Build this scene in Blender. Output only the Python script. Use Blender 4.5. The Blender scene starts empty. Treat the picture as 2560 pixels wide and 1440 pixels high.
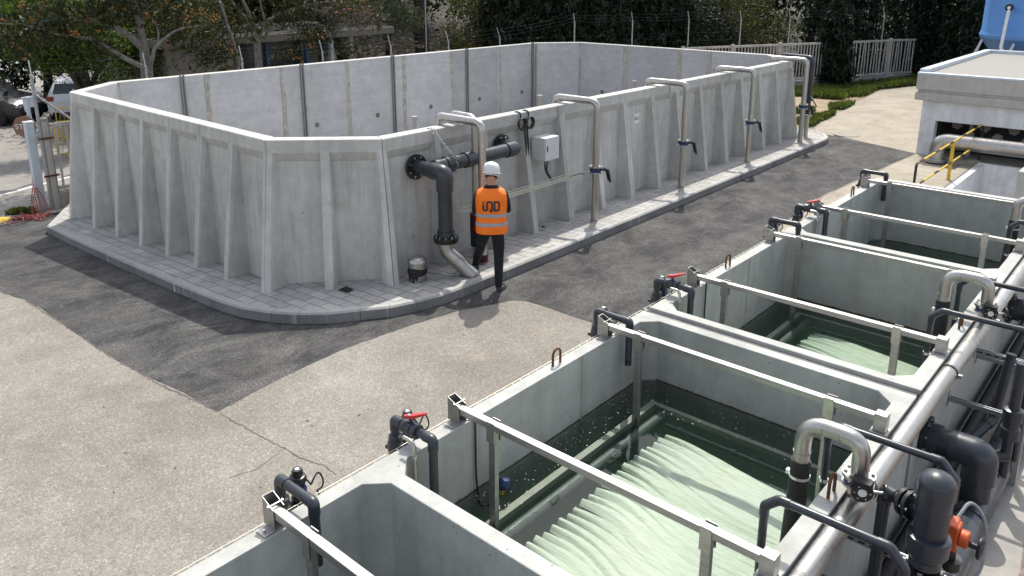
import bpy, bmesh, math, random
import numpy as np
from mathutils import Vector, Matrix, noise as mnoise
from mathutils.geometry import tessellate_polygon
R = math.radians
random.seed(7)
rng = np.random.default_rng(11)
SC = bpy.context.scene
COL = SC.collection

# ------------------------------------------------------------------ camera, sky, sun, exposure
cam = bpy.data.cameras.new("camera"); camo = bpy.data.objects.new("camera", cam); COL.objects.link(camo)
camo.location = (0, 0, 4.29)
camo.rotation_euler = (R(90) - math.atan(540 / 1985.0), 0, R(41.2))
cam.sensor_width = 36; cam.lens = 1985.0 / 2560 * 36; cam.shift_y = -240 / 2560.0
cam.clip_start = 0.05; cam.clip_end = 900
SC.camera = camo
SUN_DIR = Vector((-0.5, 0.866, 0)).normalized()
ELEV = R(57)
wd = bpy.data.worlds.new("World"); SC.world = wd; wd.use_nodes = True
wn = wd.node_tree.nodes; wl = wd.node_tree.links
sky = wn.new("ShaderNodeTexSky"); sky.sky_type = 'NISHITA'; sky.sun_disc = False
sky.sun_elevation = ELEV; sky.sun_rotation = math.atan2(SUN_DIR.x, SUN_DIR.y)
sky.air_density = 1.0; sky.dust_density = 2.5; sky.ozone_density = 1.0
bg = wn["Background"]; bg.inputs[1].default_value = 0.15
hs = wn.new("ShaderNodeHueSaturation"); hs.inputs['Saturation'].default_value = .45
wl.new(sky.outputs[0], hs.inputs['Color']); wl.new(hs.outputs[0], bg.inputs[0])
sl = bpy.data.lights.new("sun", 'SUN'); sl.energy = 2.5; sl.angle = R(0.6); sl.color = (1.0, 0.95, 0.86)
so = bpy.data.objects.new("sun", sl); COL.objects.link(so)
sv = Vector((SUN_DIR.x * math.cos(ELEV), SUN_DIR.y * math.cos(ELEV), math.sin(ELEV)))
so.rotation_euler = sv.to_track_quat('Z', 'Y').to_euler(); so.location = (-10, 20, 40)
SC.view_settings.view_transform = 'Standard'; SC.view_settings.look = 'None'
SC.view_settings.exposure = 0.85; SC.view_settings.gamma = 1.0
SC.cycles.max_bounces = 8; SC.cycles.transparent_max_bounces = 12; SC.cycles.caustics_reflective = False

# ------------------------------------------------------------------ node materials
MATS = {}
class NT:
    def __init__(s, name):
        m = bpy.data.materials.new(name); m.use_nodes = True; s.m = m; s.t = m.node_tree
        s.b = s.t.nodes["Principled BSDF"]; s.out = s.t.nodes["Material Output"]; MATS[name] = m
    def n(s, typ, **kw):
        d = s.t.nodes.new(typ)
        for k, v in kw.items():
            if k in d.inputs.keys(): d.inputs[k].default_value = v
            else: setattr(d, k, v)
        return d
    def l(s, a, b): s.t.links.new(a, b)
    def coords(s, scale=(1, 1, 1), rot=(0, 0, 0)):
        tc = s.n("ShaderNodeTexCoord"); mp = s.n("ShaderNodeMapping")
        mp.inputs['Scale'].default_value = scale; mp.inputs['Rotation'].default_value = rot
        s.l(tc.outputs['Object'], mp.inputs['Vector']); return mp.outputs['Vector']
    def noise(s, vec, scale, detail=4, rough=.6, dist=0):
        d = s.n("ShaderNodeTexNoise"); d.inputs['Scale'].default_value = scale; d.inputs['Detail'].default_value = detail
        d.inputs['Roughness'].default_value = rough; d.inputs['Distortion'].default_value = dist
        s.l(vec, d.inputs['Vector']); return d.outputs['Fac']
    def voro(s, vec, scale, feature='F1'):
        d = s.n("ShaderNodeTexVoronoi"); d.feature = feature; d.inputs['Scale'].default_value = scale
        s.l(vec, d.inputs['Vector']); return d
    def ramp(s, fac, stops):
        d = s.n("ShaderNodeValToRGB"); e = d.color_ramp.elements
        while len(e) < len(stops): e.new(0.5)
        for el, (p, c) in zip(e, stops):
            el.position = p; el.color = (c, c, c, 1) if not isinstance(c, tuple) else (c + (1,) if len(c) == 3 else c)
        s.l(fac, d.inputs['Fac']); return d.outputs['Color']
    def mix(s, a, b, fac, mode='MIX'):
        d = s.n("ShaderNodeMix"); d.data_type = 'RGBA'; d.blend_type = mode
        for sock, v in ((d.inputs[0], fac), (d.inputs[6], a), (d.inputs[7], b)):
            if isinstance(v, (int, float)): sock.default_value = v
            elif isinstance(v, tuple): sock.default_value = v + (1,) if len(v) == 3 else v
            else: s.l(v, sock)
        return d.outputs[2]
    def rnd(s, lo, hi):
        oi = s.n("ShaderNodeObjectInfo"); mr = s.n("ShaderNodeMapRange")
        mr.inputs['To Min'].default_value = lo; mr.inputs['To Max'].default_value = hi
        s.l(oi.outputs['Random'], mr.inputs['Value']); return mr.outputs['Result']
    def bump(s, h, strength=.3, dist=.01):
        d = s.n("ShaderNodeBump"); d.inputs['Strength'].default_value = strength; d.inputs['Distance'].default_value = dist
        s.l(h, d.inputs['Height']); s.l(d.outputs['Normal'], s.b.inputs['Normal'])
    def set(s, col=None, rough=None, metal=None, spec=None):
        for k, v in (('Base Color', col), ('Roughness', rough), ('Metallic', metal), ('Specular IOR Level', spec)):
            if v is None: continue
            if isinstance(v, (int, float)): s.b.inputs[k].default_value = v
            elif isinstance(v, tuple): s.b.inputs[k].default_value = v + (1,)
            else: s.l(v, s.b.inputs[k])
        return s.m

def simple(name, c, rough=.5, metal=0, var=.25, scale=9, bump=0, spec=None, rvar=.12):
    k = NT(name); v = k.coords(); f = k.noise(v, scale, 5)
    lo = tuple(x * (1 - var) for x in c); hi = tuple(min(1, x * (1 + var)) for x in c)
    r = k.noise(v, scale * 2.3, 3)
    k.set(k.ramp(f, [(.3, lo), (.7, hi)]), k.ramp(r, [(.3, max(.03, rough - rvar)), (.7, rough + rvar)]), metal, spec)
    if bump: k.bump(k.noise(v, scale * 6, 3), bump, .004)
    return k.m

def concrete(name, c, streak=.25, pores=True, var=.15, stain=None, rnd=.08, horiz=False, lime=0):
    k = NT(name); v = k.coords()
    big = k.noise(v, .9, 5, .65); mid = k.noise(v, 5, 5, .65, .4)
    vs = k.coords((6, 6, .35) if not horiz else (.4, .4, 9)); st = k.noise(vs, 1.3, 5, .6)
    fine = k.noise(v, 60, 3)
    col = k.ramp(big, [(.3, tuple(x * (1 - var) for x in c)), (.72, tuple(min(1, x * (1 + var)) for x in c))])
    col = k.mix(col, k.ramp(mid, [(.3, .84), (.65, 1.08)]), .7, 'MULTIPLY')
    col = k.mix(col, k.ramp(st, [(.3, 1 - streak), (.62, 1.05)]), .8, 'MULTIPLY')
    col = k.mix(col, k.ramp(fine, [(.3, .9), (.7, 1.07)]), .6, 'MULTIPLY')
    if stain:
        s2 = k.noise(v, 1.7, 6, .7, .6)
        col = k.mix(col, stain, k.ramp(s2, [(.54, 0.), (.70, .65)]))
    if lime:
        lf = k.noise(k.coords((16, 16, .5)), 1.2, 5, .65); gt = k.noise(k.coords((.8, .8, .5)), 1.1, 3, .6)
        col = k.mix(col, (.64, .63, .60), k.mix(k.ramp(lf, [(.5, 0.), (.64, lime)]), k.ramp(gt, [(.5, 0.), (.6, 1.)]), 1., 'MULTIPLY'))
        dg = k.noise(k.coords((5, 5, .6)), 1.0, 4, .6); col = k.mix(col, (.22, .215, .19), k.ramp(dg, [(.60, 0.), (.78, .6)]))
    if pores:
        vv = k.voro(v, 9); col = k.mix(col, (.1, .1, .09), k.ramp(vv.outputs['Distance'], [(.045, .8), (.075, 0.)]))
    rr = k.n("ShaderNodeMix"); rr.data_type = 'RGBA'; rr.blend_type = 'MULTIPLY'; rr.inputs[0].default_value = 1
    cb = k.n("ShaderNodeCombineColor"); q = k.rnd(1 - rnd, 1 + rnd)
    for i in range(3): k.l(q, cb.inputs[i])
    k.l(col, rr.inputs[6]); k.l(cb.outputs[0], rr.inputs[7])
    k.set(rr.outputs[2], .85, 0, .3); k.bump(mid, .25, .01)
    return k.m

def foliage(name, dark, mid, light, trans=.35, rough=.55):
    k = NT(name); g = k.n("ShaderNodeNewGeometry")
    c = k.ramp(g.outputs['Random Per Island'], [(0, dark), (.55, mid), (1, light)])
    k.set(c, rough, 0, .35)
    tr = k.n("ShaderNodeBsdfTranslucent"); k.l(k.mix(c, (1, 1, .55), 1.0, 'MULTIPLY'), tr.inputs['Color'])
    ms = k.n("ShaderNodeMixShader"); ms.inputs[0].default_value = trans
    k.l(k.b.outputs[0], ms.inputs[1]); k.l(tr.outputs[0], ms.inputs[2]); k.l(ms.outputs[0], k.out.inputs[0])
    return k.m

M_panel = concrete('panel_concrete', (.49, .488, .462), .14, False, .12, (.36, .35, .31), .10, False, .4)
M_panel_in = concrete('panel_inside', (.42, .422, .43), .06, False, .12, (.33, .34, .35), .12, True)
M_tank = concrete('tank_concrete', (.41, .415, .39), .14, True, .13, (.30, .31, .27), .03)
M_slab = concrete('slab_concrete', (.32, .285, .23), .1, False, .2, (.24, .17, .105), .02)
M_walk = concrete('walk_concrete', (.34, .325, .295), .08, False, .12, (.27, .25, .22), .02)
M_white = concrete('white_render', (.80, .80, .81), .12, False, .06, (.55, .54, .5), .02)
M_fascia = concrete('fascia_grey', (.46, .44, .41), .08, False, .06, None, .02)
M_oldconc = concrete('old_concrete', (.34, .31, .27), .25, False, .25, (.16, .14, .12), .08)
M_seam = simple('joint_mortar', (.36, .335, .29), .9, 0, .3, 7)
M_rail = simple('rail_grey', (.20, .195, .185), .6, 0, .15)
M_scum = simple('scum', (.10, .105, .07), .9, 0, .4, 20)
M_plug = simple('plug_mortar', (.13, .13, .13), .9)
M_creamshade = concrete('cream_shaded', (.20, .18, .15), .1, False, .08, None, .02)  # cream darkened so the shade on the gatehouse is in the colour

def ground_mat():
    k = NT('yard_aggregate'); v = k.coords()
    big = k.noise(v, .35, 6, .65, .3); mid = k.noise(v, 2.2, 6, .7)
    col = k.ramp(big, [(.28, (.195, .177, .152)), (.5, (.245, .226, .197)), (.74, (.295, .277, .249))])
    col = k.mix(col, k.ramp(mid, [(.3, .78), (.7, 1.15)]), .8, 'MULTIPLY')
    vo = k.voro(v, 75); sp = k.n("ShaderNodeSeparateColor"); k.l(vo.outputs['Color'], sp.inputs[0])
    col = k.mix(col, k.ramp(sp.outputs[0], [(0, .66), (.55, .98), (.88, 1.08), (1, 1.6)]), .8, 'MULTIPLY')
    v2 = k.voro(v, 30); s2 = k.n("ShaderNodeSeparateColor"); k.l(v2.outputs['Color'], s2.inputs[0])
    col = k.mix(col, k.ramp(s2.outputs[1], [(0, .85), (.3, 1.), (.9, 1.), (1, 1.2)]), .5, 'MULTIPLY')
    sc = k.noise(k.coords((.5, 1.6, 1), (0, 0, R(50))), 1.3, 6, .7, 1.2); col = k.mix(col, (.36, .33, .29), k.ramp(sc, [(.6, 0.), (.76, .45)]))
    f = k.noise(v, 130, 2); col = k.mix(col, k.ramp(f, [(.35, .7), (.65, 1.2)]), .6, 'MULTIPLY')
    pt = k.noise(v, 1.1, 5, .6, .5); col = k.mix(col, (.34, .29, .23), k.ramp(pt, [(.62, 0.), (.8, .4)]))
    k.set(col, .9, 0, .25); k.bump(vo.outputs['Distance'], .35, .006); return k.m
M_ground = ground_mat()

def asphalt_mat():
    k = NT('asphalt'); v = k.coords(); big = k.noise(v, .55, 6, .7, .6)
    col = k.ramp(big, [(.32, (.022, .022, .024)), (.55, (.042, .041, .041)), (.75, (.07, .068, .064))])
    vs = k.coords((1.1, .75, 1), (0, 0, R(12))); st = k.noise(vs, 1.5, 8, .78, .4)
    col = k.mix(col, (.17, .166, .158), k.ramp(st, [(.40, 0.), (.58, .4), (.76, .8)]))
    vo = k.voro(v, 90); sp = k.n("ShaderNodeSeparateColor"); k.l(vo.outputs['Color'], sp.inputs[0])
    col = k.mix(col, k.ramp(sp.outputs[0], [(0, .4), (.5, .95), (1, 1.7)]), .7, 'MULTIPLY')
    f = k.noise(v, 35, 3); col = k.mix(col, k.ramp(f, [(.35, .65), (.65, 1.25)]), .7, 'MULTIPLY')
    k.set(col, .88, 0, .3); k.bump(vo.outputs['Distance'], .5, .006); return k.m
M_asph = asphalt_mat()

def paver_mat():
    k = NT('paver'); v = k.coords((1, 1, 1)); br = k.n("ShaderNodeTexBrick")
    br.inputs['Scale'].default_value = 1; br.inputs['Brick Width'].default_value = .34; br.inputs['Row Height'].default_value = .17
    br.inputs['Mortar Size'].default_value = .012; br.inputs['Mortar Smooth'].default_value = .6; br.offset = .5
    br.inputs['Color1'].default_value = (.47, .455, .43, 1); br.inputs['Color2'].default_value = (.36, .35, .335, 1)
    br.inputs['Mortar'].default_value = (.20, .195, .185, 1); nz = k.n('ShaderNodeTexNoise'); nz.inputs['Scale'].default_value = 2.2; nz.inputs['Detail'].default_value = 3; k.l(v, nz.inputs['Vector']); k.l(k.mix(v, nz.outputs['Color'], .035), br.inputs['Vector'])
    b = k.noise(v, 1.5, 6, .7, .3); col = k.mix(br.outputs['Color'], k.ramp(b, [(.3, .75), (.7, 1.15)]), .9, 'MULTIPLY')
    col = k.mix(col, (.55, .54, .52), k.ramp(k.noise(v, 2.6, 6, .7, 1.2), [(.58, 0.), (.72, .6)]))
    col = k.mix(col, k.ramp(k.noise(v, 50, 3), [(.3, .85), (.7, 1.1)]), .6, 'MULTIPLY')
    k.set(col, .9, 0, .25); k.bump(br.outputs['Fac'], -.4, .005); return k.m
M_paver = paver_mat()
def kerb_mat():
    k = NT('kerb_stone'); v = k.coords(); vs = k.coords((14, 14, .7)); st = k.noise(vs, 1.2, 5, .6); b = k.noise(v, 1.1, 5, .6)
    col = k.ramp(b, [(.35, (.16, .162, .165)), (.7, (.27, .268, .26))])
    gate = k.noise(v, .8, 3, .6)
    col = k.mix(col, (.62, .61, .58), k.mix(k.ramp(st, [(.55, 0.), (.68, .8)]), k.ramp(gate, [(.5, 0.), (.62, 1.)]), 1., 'MULTIPLY'))
    col = k.mix(col, k.ramp(k.noise(v, 60, 3), [(.3, .85), (.7, 1.1)]), .7, 'MULTIPLY')
    ge = k.n('ShaderNodeNewGeometry'); sx = k.n('ShaderNodeSeparateXYZ'); k.l(ge.outputs['Normal'], sx.inputs[0])
    col = k.mix(col, k.mix((.36, .355, .34), (.48, .47, .45), k.ramp(b, [(.35, 0.), (.7, 1.)])), k.ramp(sx.outputs[2], [(.6, 0.), (.95, .9)]))
    k.set(col, .88, 0, .3); k.bump(b, .2, .01); return k.m
M_kerb = kerb_mat()

def steel(name, c=(.58, .55, .50), rough=.34, stretch=(3, 3, 3), lo=.7):
    k = NT(name); v = k.coords(stretch); f = k.noise(v, 4, 6, .7, .5); g = k.noise(k.coords(), 30, 3)
    k.set(k.mix(k.ramp(f, [(.3, tuple(x * lo for x in c)), (.7, c)]), k.ramp(g, [(.3, .9), (.7, 1.05)]), .6, 'MULTIPLY'),
          k.ramp(f, [(.3, rough + .14), (.7, rough - .08)]), 1.0); return k.m
M_steel = steel('stainless', (.50, .485, .455), .36, (3, 3, 3), .80); M_beam = steel('beam_steel', (.43, .425, .41), .46, (.6, 6, 6), .78); M_galv = steel('galvanised', (.56, .58, .60), .4)
M_bright = steel('bolt_steel', (.75, .75, .75), .22)
M_pvc = simple('grey_pvc', (.030, .036, .045), .33, 0, .22, 6, 0, .5, .1)
M_black = simple('black_plastic', (.010, .011, .013), .38, 0, .3, 9)
M_rubber = simple('black_rubber', (.012, .012, .013), .7, 0, .3, 9)
M_blue = simple('valve_blue', (.012, .035, .12), .45); M_red = simple('red_plastic', (.48, .022, .022), .4, 0, .1)
M_cab = simple('cabinet_grey', (.60, .61, .62), .5, 0, .05, 3)
M_rust = simple('rusty_bar', (.11, .045, .025), .85, 0, .5, 18, .5)
M_orange = simple('orange_housing', (.52, .08, .018), .45, 0, .08)
M_yellow = simple('yellow_paint', (.58, .40, .03), .55, 0, .2, 12)
M_blackpaint = simple('black_paint', (.02, .018, .02), .5)
M_tray = simple('tray_wire', (.60, .60, .48), .45, .3, .15, 6)
M_galvwire = simple('wire_grey', (.38, .39, .38), .5, .5)
M_redhose = simple('red_conduit', (.085, .014, .02), .5); M_net = simple('orange_net', (.34, .075, .055), .6, 0, .2)
M_signwhite = simple('sign_white', (.75, .77, .78), .5, 0, .04); M_ink = simple('sign_ink', (.05, .05, .06), .7)
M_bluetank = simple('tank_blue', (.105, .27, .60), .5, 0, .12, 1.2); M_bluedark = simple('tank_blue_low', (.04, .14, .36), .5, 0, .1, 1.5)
M_whitepaint = simple('white_metal', (.52, .58, .63), .5, 0, .1, 4); M_roof = simple('roof_gravel', (.27, .26, .24), .95, 0, .35, 40, .5)
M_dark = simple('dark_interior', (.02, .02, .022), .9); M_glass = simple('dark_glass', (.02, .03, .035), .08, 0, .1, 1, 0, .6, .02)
M_bluecol = simple('blue_column', (.03, .07, .17), .6); M_line = simple('road_paint', (.70, .69, .66), .8, 0, .1, 8)
M_soil = concrete('dry_soil', (.30, .23, .155), .1, False, .25, (.16, .14, .08), .02); M_gravel = simple('gravel', (.21, .165, .15), .95, 0, .6, 45, .8)
M_scratch = simple('scratch_mark', (.15, .145, .13), .9)
M_crack = simple('crack_fill', (.11, .10, .09), .95)
M_road = concrete('road_surface', (.27, .255, .235), .1, False, .14, (.2, .19, .17), .02)
M_header = simple('header_grey', (.085, .09, .098), .5, 0, .15)
M_roofshade = simple('roof_shade', (.05, .048, .045), .95)  # near-black tone painting the trees' shade onto the gatehouse roof
M_hill = simple('hill_earth', (.034, .028, .016), .95, 0, .5, 1.2, .4)
M_path = simple('pale_track', (.55, .54, .52), .9, 0, .1)
M_bark = simple('bark_grey', (.175, .16, .142), .9, 0, .4, 10, .7); M_barkd = simple('bark_dark', (.045, .036, .03), .9, 0, .4, 9, .7)
M_twig = simple('dry_twig', (.16, .135, .105), .9)
M_fruit = foliage('loquat_fruit', (.30, .095, .018), (.40, .15, .028), (.45, .24, .05), .15, .4)
M_leafA = foliage('leaf_loquat', (.014, .026, .008), (.034, .048, .015), (.080, .080, .028), .3)
M_leafB = foliage('leaf_bright', (.035, .07, .012), (.085, .15, .026), (.19, .25, .05), .5)
M_leafC = foliage('leaf_cypress', (.006, .012, .006), (.010, .022, .010), (.022, .045, .016), .15)
M_leafD = foliage('leaf_olive', (.024, .034, .013), (.055, .068, .023), (.13, .13, .038), .42)
M_leafE = foliage('leaf_greygreen', (.08, .11, .06), (.14, .175, .10), (.22, .26, .16), .3)
M_leafF = foliage('leaf_lime', (.06, .09, .012), (.14, .18, .025), (.26, .27, .05), .5)
M_grass = foliage('grass_blade', (.045, .075, .014), (.085, .13, .022), (.17, .18, .05), .4)
M_frond = foliage('dry_frond', (.20, .15, .09), (.32, .25, .16), (.45, .37, .26), .1)
M_black_cloth = simple('black_cloth', (.008, .008, .010), .85, 0, .3, 14, .3); M_skin = simple('skin', (.46, .25, .17), .5, 0, .06, 5)
M_hair = simple('dark_hair', (.012, .009, .007), .6); M_vest = simple('orange_vest', (.96, .19, .006), .65, 0, .06, 5, .15)
M_band = simple('reflective_band', (.33, .34, .36), .5, 0, .08, 12); M_hat = simple('white_helmet', (.72, .73, .75), .3, 0, .03)
M_shoe = simple('grey_shoe', (.05, .05, .055), .7, 0, .4, 20)
M_carw = simple('white_car_paint', (.62, .64, .67), .25, 0, .03, 2, 0, .5, .03); M_card = simple('dark_car_paint', (.018, .020, .024), .2, 0, .1, 2, 0, .6, .03)
M_tail = simple('tail_light', (.25, .01, .012), .2); M_stop = simple('faded_sign', (.24, .13, .09), .7, 0, .1)
M_flake = simple('foam_fleck', (.55, .58, .52), .8); M_green = simple('green_glass', (.07, .10, .06), .2)
def fibre_mat():
    k = NT('membrane_fibre'); v = k.coords((1.2, 26, 26)); f = k.noise(v, 2.6, 6, .68, .4); b = k.noise(k.coords(), 2.2, 4, .6)
    c = k.ramp(f, [(.28, (.40, .415, .345)), (.5, (.53, .54, .475)), (.74, (.68, .68, .635))])
    c = k.mix(c, (.50, .46, .24), k.ramp(b, [(.55, 0.), (.75, .4)]))
    k.set(c, .6, 0, .3); k.bump(f, .25, .008); return k.m
M_fibre = fibre_mat()
def water_mat():
    k = NT('tank_water'); k.t.nodes.remove(k.b)
    fr = k.n("ShaderNodeFresnel"); fr.inputs['IOR'].default_value = 1.33
    gl = k.n("ShaderNodeBsdfGlossy"); gl.inputs['Roughness'].default_value = .03
    tr = k.n("ShaderNodeBsdfTransparent"); tr.inputs['Color'].default_value = (.96, 1, .97, 1)
    h = k.noise(k.coords(), 7, 3, .5, .5); bp = k.n("ShaderNodeBump"); bp.inputs['Strength'].default_value = .08; bp.inputs['Distance'].default_value = .02
    k.l(h, bp.inputs['Height']); k.l(bp.outputs[0], gl.inputs['Normal']); k.l(bp.outputs[0], fr.inputs['Normal'])
    ms = k.n("ShaderNodeMixShader"); k.l(fr.outputs[0], ms.inputs[0]); k.l(tr.outputs[0], ms.inputs[1]); k.l(gl.outputs[0], ms.inputs[2])
    k.l(ms.outputs[0], k.out.inputs['Surface'])
    va = k.n("ShaderNodeVolumeAbsorption"); va.inputs['Color'].default_value = (.52, .70, .60, 1); va.inputs['Density'].default_value = 1.7
    vs = k.n("ShaderNodeVolumeScatter"); vs.inputs['Color'].default_value = (.35, .62, .45, 1); vs.inputs['Density'].default_value = .2
    ad = k.n("ShaderNodeAddShader"); k.l(va.outputs[0], ad.inputs[0]); k.l(vs.outputs[0], ad.inputs[1]); k.l(ad.outputs[0], k.out.inputs['Volume'])
    return k.m
M_water = water_mat()

# ------------------------------------------------------------------ mesh builder
def frames(pts):
    P = [Vector(p) for p in pts]; T = []
    for i in range(len(P)):
        a = P[max(0, i - 1)]; b = P[min(len(P) - 1, i + 1)]; d = b - a
        T.append(d.normalized() if d.length > 1e-9 else Vector((0, 0, 1)))
    n = T[0].orthogonal().normalized(); out = []
    for t in T:
        n = (n - t * n.dot(t)); n = n.normalized() if n.length > 1e-6 else t.orthogonal().normalized()
        out.append((t, n, t.cross(n)))
    return P, out
class MB:
    def __init__(s): s.v = []; s.f = []
    def add(s, vs, fs):
        o = len(s.v); s.v += [tuple(p) for p in vs]; s.f += [tuple(i + o for i in f) for f in fs]; return s
    def box(s, x0, x1, y0, y1, z0, z1, mat=None):
        vs = [(x, y, z) for z in (z0, z1) for y in (y0, y1) for x in (x0, x1)]
        if mat is not None: vs = [mat @ Vector(p) for p in vs]
        return s.add(vs, [(0, 2, 3, 1), (4, 5, 7, 6), (0, 1, 5, 4), (2, 6, 7, 3), (0, 4, 6, 2), (1, 3, 7, 5)])
    def tube(s, pts, r, seg=16, cap=True):
        P, F = frames(pts); rr = r if isinstance(r, (list, tuple)) else [r] * len(P); vs = []; fs = []
        for p, (t, n, b), q in zip(P, F, rr):
            for k in range(seg):
                a = 2 * math.pi * k / seg; vs.append(p + (n * math.cos(a) + b * math.sin(a)) * q)
        for i in range(len(P) - 1):
            for k in range(seg):
                fs.append((i * seg + k, i * seg + (k + 1) % seg, (i + 1) * seg + (k + 1) % seg, (i + 1) * seg + k))
        if cap: fs.append(tuple(range(seg))[::-1]); fs.append(tuple((len(P) - 1) * seg + k for k in range(seg)))
        return s.add(vs, fs)
    def bar(s, a, b, w, h, up=(0, 0, 1)):
        a = Vector(a); b = Vector(b); t = (b - a).normalized(); u = Vector(up); sd = t.cross(u).normalized(); u = sd.cross(t)
        vs = []
        for p in (a, b):
            for i, j in ((-1, -1), (1, -1), (1, 1), (-1, 1)): vs.append(p + sd * i * w / 2 + u * j * h / 2)
        return s.add(vs, [(3, 2, 1, 0), (4, 5, 6, 7), (0, 1, 5, 4), (1, 2, 6, 5), (2, 3, 7, 6), (3, 0, 4, 7)])
    def prism(s, poly, z0, z1):
        n = len(poly); z0 = z0 if hasattr(z0, '__len__') else [z0] * n; z1 = z1 if hasattr(z1, '__len__') else [z1] * n
        vs = [(p[0], p[1], z) for p, z in zip(poly, z0)] + [(p[0], p[1], z) for p, z in zip(poly, z1)]
        return s.add(vs, [tuple(range(n))[::-1], tuple(range(n, 2 * n))] + [(i, (i + 1) % n, n + (i + 1) % n, n + i) for i in range(n)])
    def lathe(s, prof, c=(0, 0, 0), axis=(0, 0, 1), seg=24):
        ax = Vector(axis).normalized(); n = ax.orthogonal().normalized(); b = ax.cross(n); c = Vector(c)
        vs = []; fs = []
        for r, z in prof:
            for k in range(seg):
                a = 2 * math.pi * k / seg; vs.append(c + ax * z + (n * math.cos(a) + b * math.sin(a)) * max(r, 1e-4))
        for i in range(len(prof) - 1):
            for k in range(seg): fs.append((i * seg + k, i * seg + (k + 1) % seg, (i + 1) * seg + (k + 1) % seg, (i + 1) * seg + k))
        fs.append(tuple(range(seg))[::-1]); fs.append(tuple((len(prof) - 1) * seg + k for k in range(seg)))
        return s.add(vs, fs)
    def cyl(s, a, b, r, seg=16): return s.tube([a, b], r, seg)
    def build(s, name, m, parent=None, smooth=True, ang=35, bevel=0):
        me = bpy.data.meshes.new(name); me.from_pydata(s.v, [], s.f); me.update()
        return link(me, name, m, parent, smooth, ang, bevel)
def link(me, name, m, parent=None, smooth=True, ang=35, bevel=0):
    me.materials.append(m)
    if smooth:
        me.polygons.foreach_set('use_smooth', [True] * len(me.polygons)); me.set_sharp_from_angle(angle=R(ang))
    o = bpy.data.objects.new(name, me); COL.objects.link(o)
    if parent: attach(o, parent)
    if bevel:
        b = o.modifiers.new('bevel', 'BEVEL'); b.width = bevel; b.segments = 2; b.limit_method = 'ANGLE'; b.angle_limit = R(40)
    return o
def world_loc(o):
    v = Vector(o.location)
    return v if o.parent is None else v
def attach(o, parent):
    o.parent = parent; root = parent
    while root.parent is not None: root = root.parent
    o.matrix_parent_inverse = Matrix.Translation(-Vector(root.location)) if parent is root else Matrix.Identity(4)
def tag(o, label, cat, group=None):
    o['label'] = label; o['category'] = cat
    if group: o['group'] = group
    return o
def thing(name, label, cat, loc=(0, 0, 0), group=None):
    o = bpy.data.objects.new(name, None); COL.objects.link(o); o.location = loc; o.empty_display_size = .1
    return tag(o, label, cat, group)
def struct(o): o['kind'] = 'structure'; return o
def stuff(o): o['kind'] = 'stuff'; return o
def dup(root, loc, label=None, group=None):
    r = root.copy(); COL.objects.link(r); r.location = loc
    if label: r['label'] = label
    if group: r['group'] = group
    def rec(a, b):
        for ch in [c for c in a.children if c is not b]:
            c = ch.copy(); COL.objects.link(c); c.parent = b; c.matrix_parent_inverse = ch.matrix_parent_inverse.copy(); rec(ch, c)
    rec(root, r); return r
def arc(pts, rad, n=6):
    """round the corners of a polyline"""
    P = [Vector(p) for p in pts]; out = [P[0]]
    for i in range(1, len(P) - 1):
        a, b, c = P[i - 1], P[i], P[i + 1]; u = (a - b); w = (c - b); r = min(rad, u.length * .49, w.length * .49)
        p0 = b + u.normalized() * r; p1 = b + w.normalized() * r
        for k in range(n + 1):
            t = k / n; out.append(p0 * (1 - t) ** 2 + b * 2 * t * (1 - t) + p1 * t * t)
    out.append(P[-1]); return out
def elbow_part(a, b, c, r, rad, parent, m, name='elbow', sock=.035):
    """a fitting round corner b: sleeve, bend, sleeve"""
    a, b, c = Vector(a), Vector(b), Vector(c); u = (a - b).normalized(); w = (c - b).normalized()
    pts = [b + u * (rad + sock)] + arc([b + u * rad * 1.001, b, b + w * rad * 1.001], rad, 8)[1:-1] + [b + w * (rad + sock)]
    rr = [r * 1.16] * len(pts)
    return MB().tube(pts, rr, 18).build(name, m, parent)
def pvc_run(pts, r, parent, m, rad=None, name='pipe', fit=True):
    """straight pipe with rounded corners plus a fitting part at each corner"""
    rad = rad or r * 1.6
    MB().tube(arc(pts, rad, 8), r, 18).build(name, m, parent)
    if fit:
        for i in range(1, len(pts) - 1): elbow_part(pts[i - 1], pts[i], pts[i + 1], r, rad, parent, m, sock=r * .9)
def flange(c, axis, r, t, parent, m, bolts=8, name='flange', bm=None, br=None):
    c = Vector(c); ax = Vector(axis).normalized()
    o = MB().lathe([(r * .55, -t * .5), (r, -t * .5), (r, t * .5), (r * .55, t * .5)], c, ax, 28).build(name, m, parent)
    if bolts:
        k = MB(); n = ax.orthogonal().normalized(); b = ax.cross(n); br = br or r * .09
        for i in range(bolts):
            a = 2 * math.pi * (i + .5) / bolts; p = c + (n * math.cos(a) + b * math.sin(a)) * r * .8
            k.tube([p - ax * (t * .5 + br * 1.3), p + ax * (t * .5 + br * 1.3)], br, 6)
        k.build('bolts', bm or M_bright, o)
    return o
def gz(x): return -.055 * min(max(-7.3 - x, 0), 13.7)
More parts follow.
